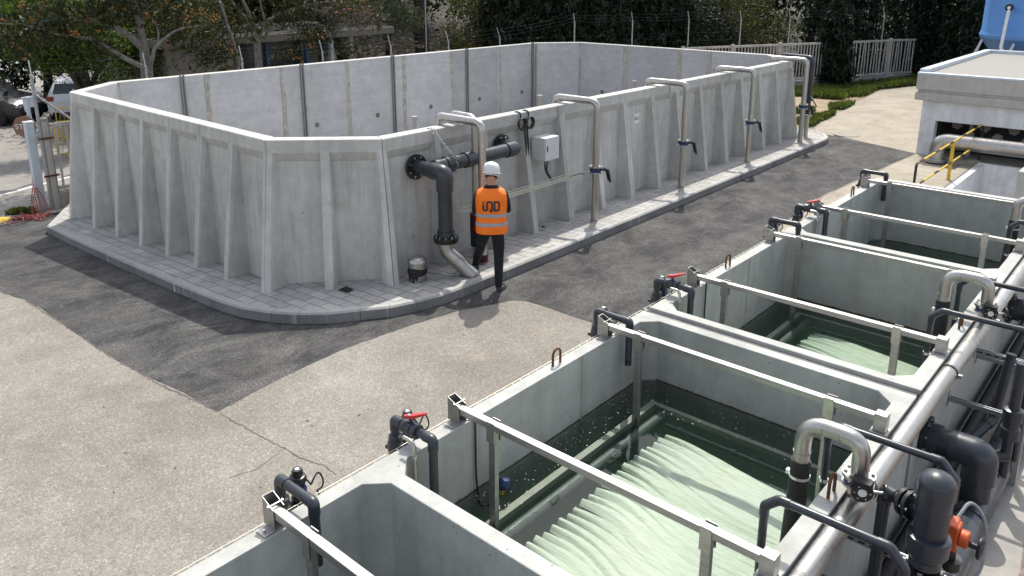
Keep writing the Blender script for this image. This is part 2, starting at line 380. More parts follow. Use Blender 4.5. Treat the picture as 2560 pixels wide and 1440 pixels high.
def sheet(name, poly, dz, m, rag=0, seed=0, step=.12):
    """flat sheet that follows the ground, with an optionally ragged border"""
    if rag:
        rs = random.Random(seed); q = []
        for i in range(len(poly)):
            a = Vector(poly[i]); b = Vector(poly[(i + 1) % len(poly)]); n = max(1, int((b - a).length / step)); nn = Vector((-(b - a).y, (b - a).x)).normalized()
            for k in range(n):
                p = a.lerp(b, k / n); d = (mnoise.noise(Vector((p.x * 1.3, p.y * 1.3, seed))) * 1.2 + mnoise.noise(Vector((p.x * 6, p.y * 6, seed))) * .8) * rag
                q.append(tuple(p + nn * d))
        poly = q
    me = bpy.data.meshes.new(name); bm = bmesh.new(); vs = [bm.verts.new((p[0], p[1], 0)) for p in poly]
    for t in tessellate_polygon([[Vector((p[0], p[1], 0)) for p in poly]]):
        try: bm.faces.new([vs[i] for i in t])
        except ValueError: pass
    for x in (-7.3, -21.0):
        bmesh.ops.bisect_plane(bm, geom=bm.verts[:] + bm.edges[:] + bm.faces[:], dist=1e-5, plane_co=(x, 0, 0), plane_no=(1, 0, 0))
    for v in bm.verts: v.co.z = gz(v.co.x) + dz
    bmesh.ops.recalc_face_normals(bm, faces=bm.faces[:]); bm.normal_update()
    for f in bm.faces:
        if f.normal.z < 0: f.normal_flip()
    bm.to_mesh(me); bm.free(); return struct(link(me, name, m, None, False))
# ------------------------------------------------------------------ ground
TX0, TX1 = -3.74, -1.27            # tank row, outer faces
def build_ground():
    xs = [-300, -60, -21, -7.3, -3.74, -3.72, -1.5, -1.3, 60, 300]; ys = [-200, -20, -1.2, 13.2, 13.6, 21.0, 60, 300]
    mb = MB()
    for i in range(len(xs) - 1):
        for j in range(len(ys) - 1):
            x0, x1, y0, y1 = xs[i], xs[i + 1], ys[j], ys[j + 1]; cx, cy = (x0 + x1) / 2, (y0 + y1) / 2
            if -3.73 < cx < -1.3 and -1.2 < cy < 13.2: continue
            if -3.74 < cx < -1.5 and 13.6 < cy < 21.0: continue
            mb.add([(x0, y0, gz(x0)), (x1, y0, gz(x1)), (x1, y1, gz(x1)), (x0, y1, gz(x0))], [(0, 1, 2, 3)])
    return struct(mb.build('ground', M_ground, None, False))
build_ground()
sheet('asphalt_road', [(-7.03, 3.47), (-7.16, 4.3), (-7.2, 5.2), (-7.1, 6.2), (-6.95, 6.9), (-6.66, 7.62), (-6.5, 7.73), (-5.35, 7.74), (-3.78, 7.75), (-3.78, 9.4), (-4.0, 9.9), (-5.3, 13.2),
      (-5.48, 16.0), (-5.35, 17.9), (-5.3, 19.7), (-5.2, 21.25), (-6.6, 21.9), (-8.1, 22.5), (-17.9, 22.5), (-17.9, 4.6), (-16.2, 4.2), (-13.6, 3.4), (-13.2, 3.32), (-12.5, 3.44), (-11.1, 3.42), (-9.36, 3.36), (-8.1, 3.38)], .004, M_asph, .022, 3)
sheet('concrete_slab', [(-5.3, 21.35), (-6.7, 21.95), (-8.2, 22.55), (-8.9, 24.4), (-9.1, 27.5), (-9.5, 30.1), (-9.9, 33.6), (-8.8, 36), (-5.0, 36), (-5.0, 21.3)], .004, M_slab, .06, 9)
sheet('concrete_apron', [(-3.77, 10.0), (-4.05, 10.05), (-5.25, 13.3), (-5.42, 16.0), (-5.3, 17.9), (-5.25, 19.7), (-5.15, 21.28), (-3.77, 21.28)], .0045, M_slab, .03, 5)
sheet('soil_bed', [(-8.5, 22.6), (-8.95, 24.4), (-9.2, 27.5), (-9.55, 30.1), (-9.95, 33.6), (-8.85, 36), (-8.85, 41), (-15.2, 27.9), (-17.5, 22.6)], .003, M_soil, .08, 8)
sheet('walkway', [(-1.26, -3), (-1.26, 21), (3, 21), (3, -3)], .004, M_walk)
sheet('gravel_strip', [(-.42, -3), (-.42, 5.2), (-.46, 7.2), (-.1, 8.4), (.2, 12), (3, 12), (3, -3)], .009, M_gravel, .03, 4)
sheet('road', [(-17.95, -8), (-17.95, 4.7), (-19.0, 5.4), (-18.9, 21), (-21, 23), (-60, 40), (-60, -8)], .004, M_road, .03, 2)
ROADLINE = [(-19.9, 2.9), (-20.75, 4.6), (-21.25, 5.9), (-21.65, 7.0), (-22.2, 8.6)]
def strip(name, pts, w, dz, m):
    P = [Vector(p + (0,)) for p in pts]; mb = MB(); vs = []
    for i, p in enumerate(P):
        t = (P[min(i + 1, len(P) - 1)] - P[max(i - 1, 0)]).normalized(); n = Vector((-t.y, t.x, 0)); ww = w[i] if hasattr(w, '__len__') else w
        for s in (-.5, .5): q = p + n * s * ww; vs.append((q.x, q.y, gz(q.x) + dz))
    mb.add(vs, [(2 * i, 2 * i + 1, 2 * i + 3, 2 * i + 2) for i in range(len(P) - 1)]); o = mb.build(name, m, None, False)
    return struct(o)
strip('road_line', ROADLINE, .13, .009, M_line)
def crack(pts, w, seed):
    rs = random.Random(seed); out = []
    for i in range(len(pts) - 1):
        a, b = Vector(pts[i]), Vector(pts[i + 1]); n = max(2, int((b - a).length / .05))
        for k in range(n): p = a.lerp(b, k / n); out.append((p.x + rs.uniform(-.012, .012), p.y + rs.uniform(-.012, .012)))
    strip('ground_crack', out, [w * rs.uniform(.4, 1.5) for _ in out], .003, M_crack)
crack([(-6.98, 3.46), (-6.36, 3.5), (-5.95, 3.54), (-5.7, 3.54), (-5.45, 3.62), (-5.2, 3.6)], .011, 1)
crack([(-5.95, 3.54), (-5.85, 3.2), (-5.93, 2.9)], .007, 2)
crack([(-12.4, 3.42), (-11.1, 3.41), (-9.36, 3.35), (-8.1, 3.37), (-7.03, 3.46), (-7.14, 4.2), (-7.22, 5.0)], .02, 4)

# rising ground behind
def hill():
    mb = MB(); nx, ny = 40, 60; vs = []
    for j in range(ny + 1):
        for i in range(nx + 1):
            u = i / nx; s = j / ny
            t = -1 + 56 * s; x = -24 + .45 * t - 60 * u * .893; y = 14 + .893 * t + 60 * u * .45
            d = 60 * u; z = -.8 + .16 * d + 1.2 * mnoise.noise(Vector((x * .09, y * .09, 0))) * min(1, d / 6)
            vs.append((x, y, min(z, 9)))
    for j in range(ny):
        for i in range(nx): a = j * (nx + 1) + i; mb.add([], []); mb.f.append((a, a + 1, a + nx + 2, a + nx + 1))
    mb.v = vs; return struct(mb.build('hillside', M_hill))
hill()

# ------------------------------------------------------------------ raised pavement round the basin
KERB = [(-18.0, 6.05), (-16.35, 5.06), (-15, 5.0), (-13, 4.95), (-11, 4.92), (-9.6, 4.93), (-9.1, 4.98), (-8.65, 5.12), (-8.3, 5.3), (-8.0, 5.53), (-7.74, 5.86), (-7.5, 6.16), (-7.36, 6.5), (-7.27, 6.85), (-7.24, 7.4), (-7.24, 8.4),
        (-7.25, 10), (-7.25, 12), (-7.26, 14), (-7.27, 16), (-7.28, 18), (-7.29, 20), (-7.3, 20.9), (-7.38, 21.3), (-7.6, 21.7), (-7.95, 22.05), (-8.4, 22.3), (-9.2, 22.45), (-12, 22.5), (-17.6, 22.5), (-18.0, 21)]
def inset(poly, d):
    out = []; n = len(poly)
    for i in range(n):
        a, b, c = Vector(poly[i - 1]), Vector(poly[i]), Vector(poly[(i + 1) % n]); t1 = (b - a).normalized(); t2 = (c - b).normalized()
        n1 = Vector((-t1.y, t1.x)); n2 = Vector((-t2.y, t2.x)); m = (n1 + n2).normalized(); out.append(tuple(b + m * d / max(.4, m.dot(n1))))
    return out
KI = inset(KERB, .12)
KH = .15
sheet('paved_pavement', KI, KH - .006, M_paver)
def kerbs():
    mb = MB(); n = len(KERB)
    for i in range(n):
        a, b = Vector(KERB[i]), Vector(KERB[(i + 1) % n]); ai, bi = Vector(KI[i]), Vector(KI[(i + 1) % n])
        L = (b - a).length; k = max(1, round(L / 1.0)) if L > .9 else 1
        for q in range(k):
            e = .0025 / max(L / k, .1); t0, t1 = q / k + e / k, (q + 1) / k - e / k
            o0, o1, i0, i1 = a.lerp(b, t0), a.lerp(b, t1), ai.lerp(bi, t0), ai.lerp(bi, t1)
            c0, c1 = o0.lerp(i0, .22), o1.lerp(i1, .22); g0, g1 = gz(o0.x), gz(o1.x)
            vs = [(o0.x, o0.y, g0 - .1), (o1.x, o1.y, g1 - .1), (o1.x, o1.y, g1 + KH - .022), (o0.x, o0.y, g0 + KH - .022),
                  (c1.x, c1.y, g1 + KH), (c0.x, c0.y, g0 + KH), (i1.x, i1.y, g1 + KH), (i0.x, i0.y, g0 + KH), (i0.x, i0.y, g0 - .1), (i1.x, i1.y, g1 - .1)]
            mb.add(vs, [(0, 1, 2, 3), (3, 2, 4, 5), (5, 4, 6, 7), (7, 6, 9, 8), (0, 3, 5, 7, 8), (1, 9, 6, 4, 2)])
    return struct(mb.build('kerb', M_kerb, None, True, 25))
kerbs()

# ------------------------------------------------------------------ big precast basin
ZT = 2.14
BP = [(-16.42, 5.93), (-9.52, 5.83), (-8.43, 6.88), (-8.40, 20.75), (-9.45, 21.95), (-16.15, 21.95), (-17.2, 20.75), (-17.35, 7.05)]
basin = thing('precast_basin', 'long open grey concrete basin of ribbed wall panels on a paved island', 'basin', (-12.8, 14, 0))
def panel(A, B, ribs, dark0, dark1, lip_lo=1.83):
    """one precast wall panel between plan points A and B (outside on the right hand of A->B): slab, top lip, tapering ribs"""
    A = Vector(A); B = Vector(B); L = (B - A).length; t = (B - A) / L; n = Vector((t.y, -t.x)); mb = MB()
    tn0, tn1 = math.tan(dark0), math.tan(dark1)
    zb = min(gz(A.x), gz(B.x)) - .15; LIP = .075; BASE = .40
    def pt(u, v, z):
        e = .5
        if u <= e: uu = u - v * tn0 * (1 - u / e) if u > 0 else -v * tn0
        elif u >= L - e: uu = u + v * tn1 * (1 - (L - u) / e)
        else: uu = u
        q = A + t * uu + n * v; return (q.x, q.y, z)
    g = .004
    def block(u0, u1, prof, f0=0, f1=0):
        k = len(prof); vs = [pt(u0 - (f0 if v < .01 else 0), v, z) for v, z in prof] + [pt(u1 + (f1 if v < .01 else 0), v, z) for v, z in prof]
        mb.add(vs, [tuple(range(k)), tuple(range(2 * k - 1, k - 1, -1))] + [(i, k + i, k + (i + 1) % k, (i + 1) % k) for i in range(k)])
    block(g, L - g, [(-.14, zb), (0, zb), (0, lip_lo), (-.14, lip_lo)])
    block(g, L - g, [(-.14, lip_lo), (0, lip_lo), (LIP, lip_lo + .13), (LIP, ZT - .012), (LIP - .012, ZT), (-.13, ZT), (-.14, ZT - .01)])
    w = .06
    for u in ribs:
        u0, u1 = (g, w + .01) if u == 0 else ((L - w - .01, L - g) if u == 1 else (u * L - w, u * L + w))
        block(u0, u1, [(-.001, zb), (BASE, zb), (LIP + .003, lip_lo + .135), (-.001, lip_lo + .128)], 0 if u == 0 else .025, 0 if u == 1 else .025)
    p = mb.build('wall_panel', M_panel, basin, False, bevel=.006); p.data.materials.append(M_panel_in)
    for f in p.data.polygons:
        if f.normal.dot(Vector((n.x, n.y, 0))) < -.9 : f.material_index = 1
    return p
def side(i, lens):
    a, b = Vector(BP[i]), Vector(BP[(i + 1) % 8]); L = (b - a).length; tot = sum(lens); pos = 0
    def ang(k):
        p, q, r = Vector(BP[k - 1]), Vector(BP[k % 8]), Vector(BP[(k + 1) % 8]); return abs((q - p).angle_signed(r - q)) / 2
    for j, l in enumerate(lens):
        A = a.lerp(b, pos / tot); pos += l; B = a.lerp(b, pos / tot)
        ribs = [0, .5, 1] if l > 1.2 else [0, 1]
        panel(A, B, ribs, -(-ang(i) if j == 0 else 0), -(-ang((i + 1) % 8) if j == len(lens) - 1 else 0))
side(0, [2.1, 2.0, 1.0, 1.85]); side(1, [1.5]); side(2, [2, 2, 2, 2, 2, 2, 2]); side(3, [1.6]); side(4, [1.8, 1, 2, 2]); side(5, [1.6]); side(6, [2] * 7); side(7, [1.5])
mb = MB(); mb.prism([(x * .985 - .19, y * .985 + .21) for x, y in BP], -.34, -.3); mb.build('floor_slab', M_panel, basin, False)
def joint_seal(x, y, nx, ny, seed, w=.11, z0=-.3):
    """irregular mortar band over a joint on the inner face; (nx,ny) points into the basin"""
    rs = random.Random(seed); mb = MB(); vs = []; N = 26; t = Vector((-ny, nx)); k1 = w
    for i in range(N + 1):
        z = z0 + (ZT - .01 - z0) * i / N; c = mnoise.noise(Vector((seed, z * .8, 0))) * .04
        a = w * (.5 + .35 * mnoise.noise(Vector((seed + 9, z * 2.5, 1)))); b = w * (.5 + .35 * mnoise.noise(Vector((seed + 3, z * 2.5, 5))))
        for s in (c - a, c + b): vs.append((x + t.x * s + nx * .004, y + t.y * s + ny * .004, z))
    mb.add(vs, [(2 * i, 2 * i + 2, 2 * i + 3, 2 * i + 1) for i in range(N)]); mb.build('joint_seal', M_seam, basin, False)
xin = lambda y: -17.35 + (y - 7.05) / 13.7 * .15 + .14
for q, y in enumerate([9.08, 11.01, 13.0, 14.94, 16.8, 18.95]): joint_seal(xin(y), y, 1, 0, q + 1.3)
joint_seal(-17.2, 7.08, 1, .0, 21, .08); joint_seal(-17.03, 20.72, 1, 0, 22, .09)
for q, x in enumerate([-16.08, -14.28, -12.32, -11.32]): joint_seal(x, 21.81, 0, -1, q + 40.2, .12)
for y in (8.48, 11.58, 14.52, 17.42, 20.5):            # paired slim steel guide rails fixed to the inner face
    mb = MB(); x = xin(y)
    for s in (-.035, .035): mb.box(x + .004, x + .05, y + s - .014, y + s + .014, -.3, ZT + .035)
    mb.build('guide_rail', M_rail, basin, False)
for y in (7.9, 9.98, 11.94, 13.93, 15.92, 17.97, 19.99):
    z = .57; MB().lathe([(.07, 0), (.07, .004)], (xin(y) - .0005, y, z), (1, 0, 0), 14).build('tie_plug', M_plug, basin, False)
for x in (-15.11, -13.2, -10.4): MB().lathe([(.07, 0), (.07, .004)], (x, 21.81, .57), (0, -1, 0), 14).build('tie_plug', M_plug, basin, False)
for x, y, h, lab in ((-13.4, 11.95, 1.2, 'pale upright pipe stub inside the basin, nearest to the twin steel pipes'), (-13.37, 16.4, 1.2, 'pale upright pipe stub inside the basin, left of the first valved steel pipe'), (-13.1, 20.6, 1.2, 'pale upright pipe stub farthest inside the basin')):
    o = MB().tube([(x, y, -.3), (x, y, h)], .05, 14).tube([(x, y, h - .05), (x, y, h + .02)], .075, 14).build('pipe_stub', M_walk, None); tag(o, lab, 'pipe stub', 'pipe stubs standing inside the basin')

for q, (a, b) in enumerate((((-11.05, 4.15), (-10.6, 4.72)), ((-9.55, 4.25), (-9.2, 4.78)), ((-9.42, 4.2), (-9.02, 4.78)))):
    strip('road_scratch', [a, ((a[0] + b[0]) / 2 + .02, (a[1] + b[1]) / 2), b], [.012, .02, .01], .008, M_scratch)
def grit():
    mb = MB(); rs = random.Random(17)
    for i in range(260):
        x = rs.uniform(-14, -4.2); y = rs.uniform(-1, 7.6) if rs.random() < .75 else rs.uniform(7.7, 20)
        if x < -7.1 and y > 4.7: continue
        s = rs.choice([.006, .008, .012, .02]); z = gz(x) + .004; a = rs.uniform(0, 6.28); c, d = math.cos(a) * s, math.sin(a) * s; e = rs.uniform(.3, .9)
        mb.add([(x + c, y + d, z), (x - d * e, y + c * e, z), (x - c, y - d, z), (x + d * e, y - c * e, z), (x, y, z + s * .7)], [(0, 1, 4), (1, 2, 4), (2, 3, 4), (3, 0, 4)])
    stuff(mb.build('grit', M_oldconc, None, False))
grit()

for x, y, z, nx, ny in ((-15.55, 5.985, 1.35, 0, -1), (-14.9, 5.98, .95, 0, -1), (-13.85, 5.97, .8, 0, -1), (-12.8, 5.96, 1.1, 0, -1), (-11.85, 5.95, .62, 0, -1), (-10.4, 5.94, .7, 0, -1), (-9.28, 6.13, 1.1, .7, -.7), (-8.7, 6.70, 1.45, .7, -.7), (-8.72, 6.69, .75, .7, -.7), (-8.43, 7.4, .6, 1, 0), (-8.43, 12.1, .8, 1, 0), (-8.43, 16.2, .7, 1, 0), (-8.43, 18.2, .9, 1, 0)):
    p = Vector((x, y, z)); n = Vector((nx, ny, 0)); MB().tube([p - n * .05, p + n * .045, p + n * .05 + Vector((.02, 0, -.02))], .008, 6).build('tie_pin', M_galv, basin)
# ------------------------------------------------------------------ row of open process tanks
ZW = 1.16
ROW = 'tank row of precast concrete units'
def ring_pts(x0, x1, y0, y1, c):
    return [(x0 + c, y0), (x1 - c, y0), (x1, y0 + c), (x1, y1 - c), (x1 - c, y1), (x0 + c, y1), (x0, y1 - c), (x0, y0 + c)] if c else [(x0, y0), (x1, y0), (x1, y1), (x0, y1)]
def tank_unit(name, y0, y1, holes, label):
    root = thing(name, label, 'tank', ((TX0 + TX1) / 2, (y0 + y1) / 2, 0), ROW)
    me = bpy.data.meshes.new('tank_wall'); bm = bmesh.new()
    loops = [ring_pts(TX0, TX1, y0, y1, 0)] + [ring_pts(-3.62, -1.39, a, b, .13) for a, b in holes]
    edges = []
    for q, lp in enumerate(loops):
        top = [bm.verts.new((x, y, ZW)) for x, y in lp]; bot = [bm.verts.new((x, y, -.8)) for x, y in lp]; n = len(lp)
        for i in range(n):
            edges.append(bm.edges.new((top[i], top[(i + 1) % n]))); bm.faces.new((top[i], top[(i + 1) % n], bot[(i + 1) % n], bot[i]))
        if q: bm.faces.new(bot)
    bmesh.ops.triangle_fill(bm, use_beauty=True, edges=edges)
    bmesh.ops.recalc_face_normals(bm, faces=bm.faces[:]); 
    for f in bm.faces:
        if abs(f.normal.z) > .9 and f.normal.z < 0: f.normal_flip()
    bm.to_mesh(me); bm.free(); link(me, 'tank_wall', M_tank, root, False, bevel=.007); return root
tankA = tank_unit('process_tank', -.9, 6.205, [(-.7, 2.81), (2.93, 6.09)], 'nearest open concrete tank unit, holding the big pale membrane curtain in its water')
tankB = tank_unit('process_tank', 6.315, 13.22, [(6.42, 9.52), (9.66, 13.08)], 'farther open concrete tank unit, ending beside the yellow and black railing')
mb = MB(); mb.box(TX0 + .03, TX1 - .02, 6.204, 6.316, -.8, ZW - .035); mb.build('joint_seal', M_plug, tankA, False)
def hook(x, y, root, ry=0):
    mb = MB(); p = [(x, y - .05, ZW - .02), (x, y - .05, ZW + .09)] + [(x, y - .05 * math.cos(a), ZW + .09 + .05 * math.sin(a)) for a in np.linspace(.3, math.pi - .3, 7)] + [(x, y + .05, ZW + .09), (x, y + .05, ZW - .02)]
    mb.tube(p, .011, 8).build('lifting_loop', M_rust, root)
hook(-3.69, 4.78, tankA); hook(-3.68, 7.86, tankB); hook(-3.66, 11.8, tankB); hook(-1.33, 7.8, tankB); hook(-1.33, 4.55, tankA)
# vertical pour seams on the inner left wall
for y, rt in ((1.55, tankA), (5.05, tankA), (8.3, tankB), (11.6, tankB)):
    mb = MB(); vs = []
    for i in range(16):
        z = .0 + i / 15 * (ZW - .02); c = .008 * mnoise.noise(Vector((y, z * 3, 0)))
        vs += [(-3.6175, y + c - .012, z), (-3.6175, y + c + .012, z)]
    mb.add(vs, [(2 * i, 2 * i + 1, 2 * i + 3, 2 * i + 2) for i in range(15)]); mb.build('pour_seam', M_walk, rt, False)
WATER = [(-.7, 2.81, .31), (2.93, 6.09, .555), (6.42, 9.52, .31), (9.66, 13.08, .20)]
for a, b, z in WATER:
    mb = MB(); mb.prism(ring_pts(-3.622, -1.388, a - .002, b + .002, .13), -.805, z); struct(mb.build('water', M_water, None, False))
def flecks():
    mb = MB(); rs = random.Random(5)
    while len(mb.f) < 380:
        if rs.random() < .78: x = rs.uniform(-3.58, -3.42); y = rs.uniform(3.6, 6.0)
        else: x = rs.uniform(-3.4, -1.5); y = rs.uniform(5.6, 6.04)
        if rs.random() < .12: x = rs.uniform(-3.4, -1.6); y = rs.uniform(3.2, 5.6)
        if rs.random() < .35: x += .12
        a = rs.uniform(0, 6.28); l = rs.choice([.003, .004, .005, .0075]); w = l * rs.uniform(.3, .8); z = .5585
        c, s = math.cos(a), math.sin(a); mb.add([(x + c * l, y + s * l, z), (x - s * w, y + c * w, z), (x - c * l, y - s * l, z), (x + s * w, y - c * w, z)], [(0, 1, 2, 3)])
    stuff(mb.build('foam_flecks', M_flake, None, False))
flecks()

# support beams: hollow steel section, bracket on the left wall, block on the right wall, two legs
def make_beam():
    root = thing('support_beam', 'x', 'beam', (-2.5, 0, ZW), 'steel beams laid across the open tanks')
    mb = MB(); mb.box(-3.70, -1.36, -.03, .03, ZW + .075, ZW + .125); mb.build('beam', M_beam, root, False, bevel=.004)
    br = MB()
    for s in (-1, 1): br.prism([(0, 0)] * 0 or [(-3.755, s * .036 - .002), (-3.645, s * .036 - .002), (-3.645, s * .036 + .002), (-3.755, s * .036 + .002)], ZW + .004, [ZW + .185, ZW + .14, ZW + .14, ZW + .185])
    br.box(-3.758, -3.752, -.038, .038, ZW + .004, ZW + .185); 
    for s in (-1, 1): br.box(-3.725, -3.635, s * .075 - .037, s * .075 + .037, ZW + .0005, ZW + .0075)
    b = br.build('bracket', M_beam, root, False)
    p = MB().tube([(-3.68, -.048, ZW + .15), (-3.68, .048, ZW + .15)], .0045, 8)
    for s in (-1, 1):
        p.tube([(-3.68, s * .045, ZW + .15), (-3.68, s * .052, ZW + .15)], .009, 6); p.tube([(-3.68, s * .085, ZW), (-3.68, s * .085, ZW + .022)], .009, 6)
    p.build('bolts', M_bright, b)
    e = MB().box(-1.372, -1.285, -.042, .042, ZW + .012, ZW + .145).box(-1.39, -1.27, -.06, .06, ZW + .0005, ZW + .011).build('end_block', M_beam, root, False, bevel=.004)
    MB().box(-1.375, -1.371, -.024, .024, ZW + .02, ZW + .1).build('end_plate', M_steel, e, False)
    for x in (-3.34, -1.69):
        g = MB().box(x - .03, x + .03, -.021, .021, -.75, ZW + .0745).build('leg', M_beam, root, False, bevel=.003)
        c = MB()
        for s in (-1, 1): c.box(x - .036, x + .036, s * .034 - .003, s * .034 + .003, ZW - .02, ZW + .137)
        c.build('clamp_plate', M_steel, g, False)
    return root
BEAMS = [(2.1, 'steel beam across the nearest, almost empty tank'), (3.62, 'near one of the two steel beams over the large pale membrane curtain'), (5.5, 'far one of the two steel beams over the large pale membrane curtain'),
         (7.12, 'near one of the two steel beams over the second membrane tank with the smaller pale curtain'), (9.02, 'far one of the two steel beams over the second membrane tank with the smaller pale curtain'),
         (10.58, 'near steel beam over the dark farthest tank, beside the farthest red valve'), (12.48, 'farthest steel beam, beside the plain black pipe loop at the end of the row')]
bm0 = make_beam()
for i, (y, lab) in enumerate(BEAMS):
    o = bm0 if i == 0 else dup(bm0, (-2.5, y, ZW), lab)
    if i == 0: bm0['label'] = lab
    o.location.y = y

# submerged membrane modules
def make_module(y0, z0):
    root = thing('membrane_module', 'x', 'membrane module', (-2.5, y0, z0), 'submerged membrane modules')
    Y = lambda d: y0 + d
    fr = MB(); X0, X1, Ya, Yb = -3.36, -1.62, Y(3.02), Y(5.86); h = .022
    fr.box(X0 - .03, X0 + .03, Ya, Yb, z0 - .05, z0); fr.box(X1 - .03, X1 + .03, Ya, Yb, z0 - .05, z0)
    fr.box(X0 + .031, X1 - .031, Yb - .05, Yb, z0 - .052, z0 - .002); fr.box(X0 + .031, X1 - .031, Ya, Ya + .05, z0 - .052, z0 - .002)
    fr.build('frame', M_walk, root, False)
    MB().tube([(-3.235, Y(3.08), z0 - .07), (-3.235, Y(5.78), z0 - .07)], .047, 18).build('header_pipe', M_header, root)
    q = MB().tube([(-3.15, Y(5.72), z0 - .1), (-1.7, Y(5.72), z0 - .1)], .02, 12)
    for x in (-3.0, -2.5, -2.0): q.tube([(x - .025, Y(5.72), z0 - .1), (x + .025, Y(5.72), z0 - .1)], .029, 12)
    q.build('air_pipe', M_pvc, root)
    rs = random.Random(3); N = 27
    for k in range(N):
        f = k / (N - 1); ys = 3.1 + f * 2.46; ye = 3.02 + f * 2.52 + .02 * math.sin(k * 1.7)
        w0 = .084; S = 40; V = 9; vs = []; ph = rs.uniform(0, 6)
        drop = rs.uniform(-.012, .012)
        for i in range(S + 1):
            t = i / S; x = -3.07 + t * 1.46 + (rs.uniform(-.01, .01) if i == 0 else 0)
            wave = .10 * math.sin(2.0 * f * 3.1 + t * 3.4 + .5) * t * (1 - t) * 3.0 + .035 * math.sin(t * 7 + f * 9)
            e_ = min(1, t / .75); e_ = e_ * e_ * (3 - 2 * e_)
            yc = Y(ys * (1 - t) + ye * t - .26 * e_ * (.4 + .6 * f) + .10 * math.sin(t * 6.5 + f * 2.4) * t * (1 - f * .7) + .015 * math.sin(ph + t * 5) * t)
            zc = z0 - .09 + .05 * math.sin(math.pi * min(1, t * 1.1)) + .018 * math.sin(f * 11 + t * 5) + drop * (1 - t)
            hw = w0 * (.42 + .58 * min(1, t * 2.6)) * (1.0 + .15 * math.sin(ph + 3 * t)); hh = .042 * (1 - .66 * min(1, t * 1.8))
            for j in range(V):
                a = j / (V - 1) * 2 - 1
                vs.append((x, yc + a * hw, zc + hh * (1 - a * a) - hh * .4 + .004 * math.sin(a * 7 + ph + t * 2)))
        fs = [(i * V + j, (i + 1) * V + j, (i + 1) * V + j + 1, i * V + j + 1) for i in range(S) for j in range(V - 1)]
        o = len(vs); vs += [(p[0], p[1], p[2] - .03) for p in vs[:V]]; fs += [(j, j + 1, o + j + 1, o + j) for j in range(V - 1)]
        mb = MB(); mb.add(vs, fs); mb.build('fibre_bundle', M_fibre, root, True, 80)
    return root
mod = make_module(0, .47); mod['label'] = 'large pale green fibre curtain in its frame under the water of the nearest filled tank'
mod2 = dup(mod, (-2.5, 3.5, .2), 'smaller looking pale green fibre curtain under water in the second filled tank')

# float switch and its cable in the membrane tank
fl = thing('float_switch', 'blue and yellow float switch hanging on a black cable beside a beam leg', 'float switch', (-3.5, 3.85, .6))
MB().lathe([(.0, -.05), (.03, -.045), (.045, -.015), (.045, .015), (.03, .045), (0, .05)], (-3.47, 3.87, .6), (.3, .2, 1), 16).build('float', M_blue, fl)
MB().lathe([(.0, -.035), (.02, -.03), (.03, 0), (.02, .03), (0, .035)], (-3.49, 3.86, .52), (.3, .2, 1), 12).build('float_lower', M_yellow, fl)
MB().tube(arc([(-3.49, 3.87, .6), (-3.53, 3.8, .42), (-3.585, 3.72, .42), (-3.605, 3.71, .7), (-3.605, 3.71, 1.19), (-3.66, 3.70, 1.215), (-3.70, 3.66, 1.19)], .08), .008, 8).build('cable', M_black, fl)
for y in (7.22, 10.7):
    o = MB().tube(arc([(-3.6, y, .1), (-3.603, y, 1.19), (-3.66, y - .01, 1.215), (-3.70, y - .05, 1.19)], .06), .008, 8).build('sensor_cable', M_black)
    tag(o, 'thin black cable hanging down the inner wall beside the ' + ('middle' if y < 8 else 'farthest') + ' red handled valve', 'cable')

# wire cable tray along the outside of the left wall
def wire_tray(name, pts0, n, vec, depth, label, m, parent=None, r=.0028):
    """ladder of wires from pts0 along vec; depth = offset vectors of the long wires"""
    p0 = Vector(pts0); v = Vector(vec); mb = MB()
    for d in depth: mb.tube([p0 + Vector(d), p0 + v + Vector(d)], r, 5)
    for i in range(n + 1):
        q = p0 + v * (i / n); mb.tube([q + Vector(d) for d in depth], .0024, 5)
    o = mb.build(name, m, parent); tag(o, label, 'cable tray'); return o
wire_tray('cable_tray', (-3.765, .6, 1.09), 56, (0, 5.72, 0), [(0, 0, .03), (-.02, 0, 0), (-.075, 0, .0)], 'pale wire tray along the outer left side of the nearest tank unit', M_tray)
wire_tray('cable_tray', (-3.765, 6.38, 1.09), 64, (0, 6.4, 0), [(0, 0, .03), (-.02, 0, 0), (-.075, 0, .0)], 'pale wire tray along the outer left side of the farther tank unit', M_tray)

# ------------------------------------------------------------------ pipe loops over the left tank wall
ZL = 1.285
def actuator(parent, y):
    a = MB().lathe([(.0, .30), (.03, .298), (.036, .285), (.036, .255), (.05, .25), (.056, .235), (.056, .215), (.045, .205), (.045, .10), (.052, .095), (.052, .0), (.03, -.02), (0, -.02)], (-3.93, y + .145, .97), (0, 0, 1), 20).build('actuator', M_black, parent)
    MB().lathe([(.0, .0), (.014, 0), (.014, .002), (0, .002)], (-3.93, y + .145, 1.269), (0, 0, 1), 14).build('indicator', M_signwhite, a)
    MB().box(-3.90, -3.872, y + .12, y + .17, 1.08, 1.16).build('name_plate', M_blue, a, False)
    MB().tube([(-3.93, y + .01, 1.01), (-3.93, y + .15, 1.01)], .035, 12).build('actuator_neck', M_black, a)
    t = np.linspace(0, 2 * math.pi, 18)
    pts = [(-3.90, y + .18, 1.2)] + [(-3.87 + .012 * math.sin(2 * s), y + .245 - .045 * math.cos(s), 1.15 + .06 * math.sin(s)) for s in t[:14]] + [(-3.86, y + .25, 1.05), (-3.86, y + .27, .9)]
    MB().tube(arc(pts, .02, 3), .006, 6).build('cable', M_black, a)
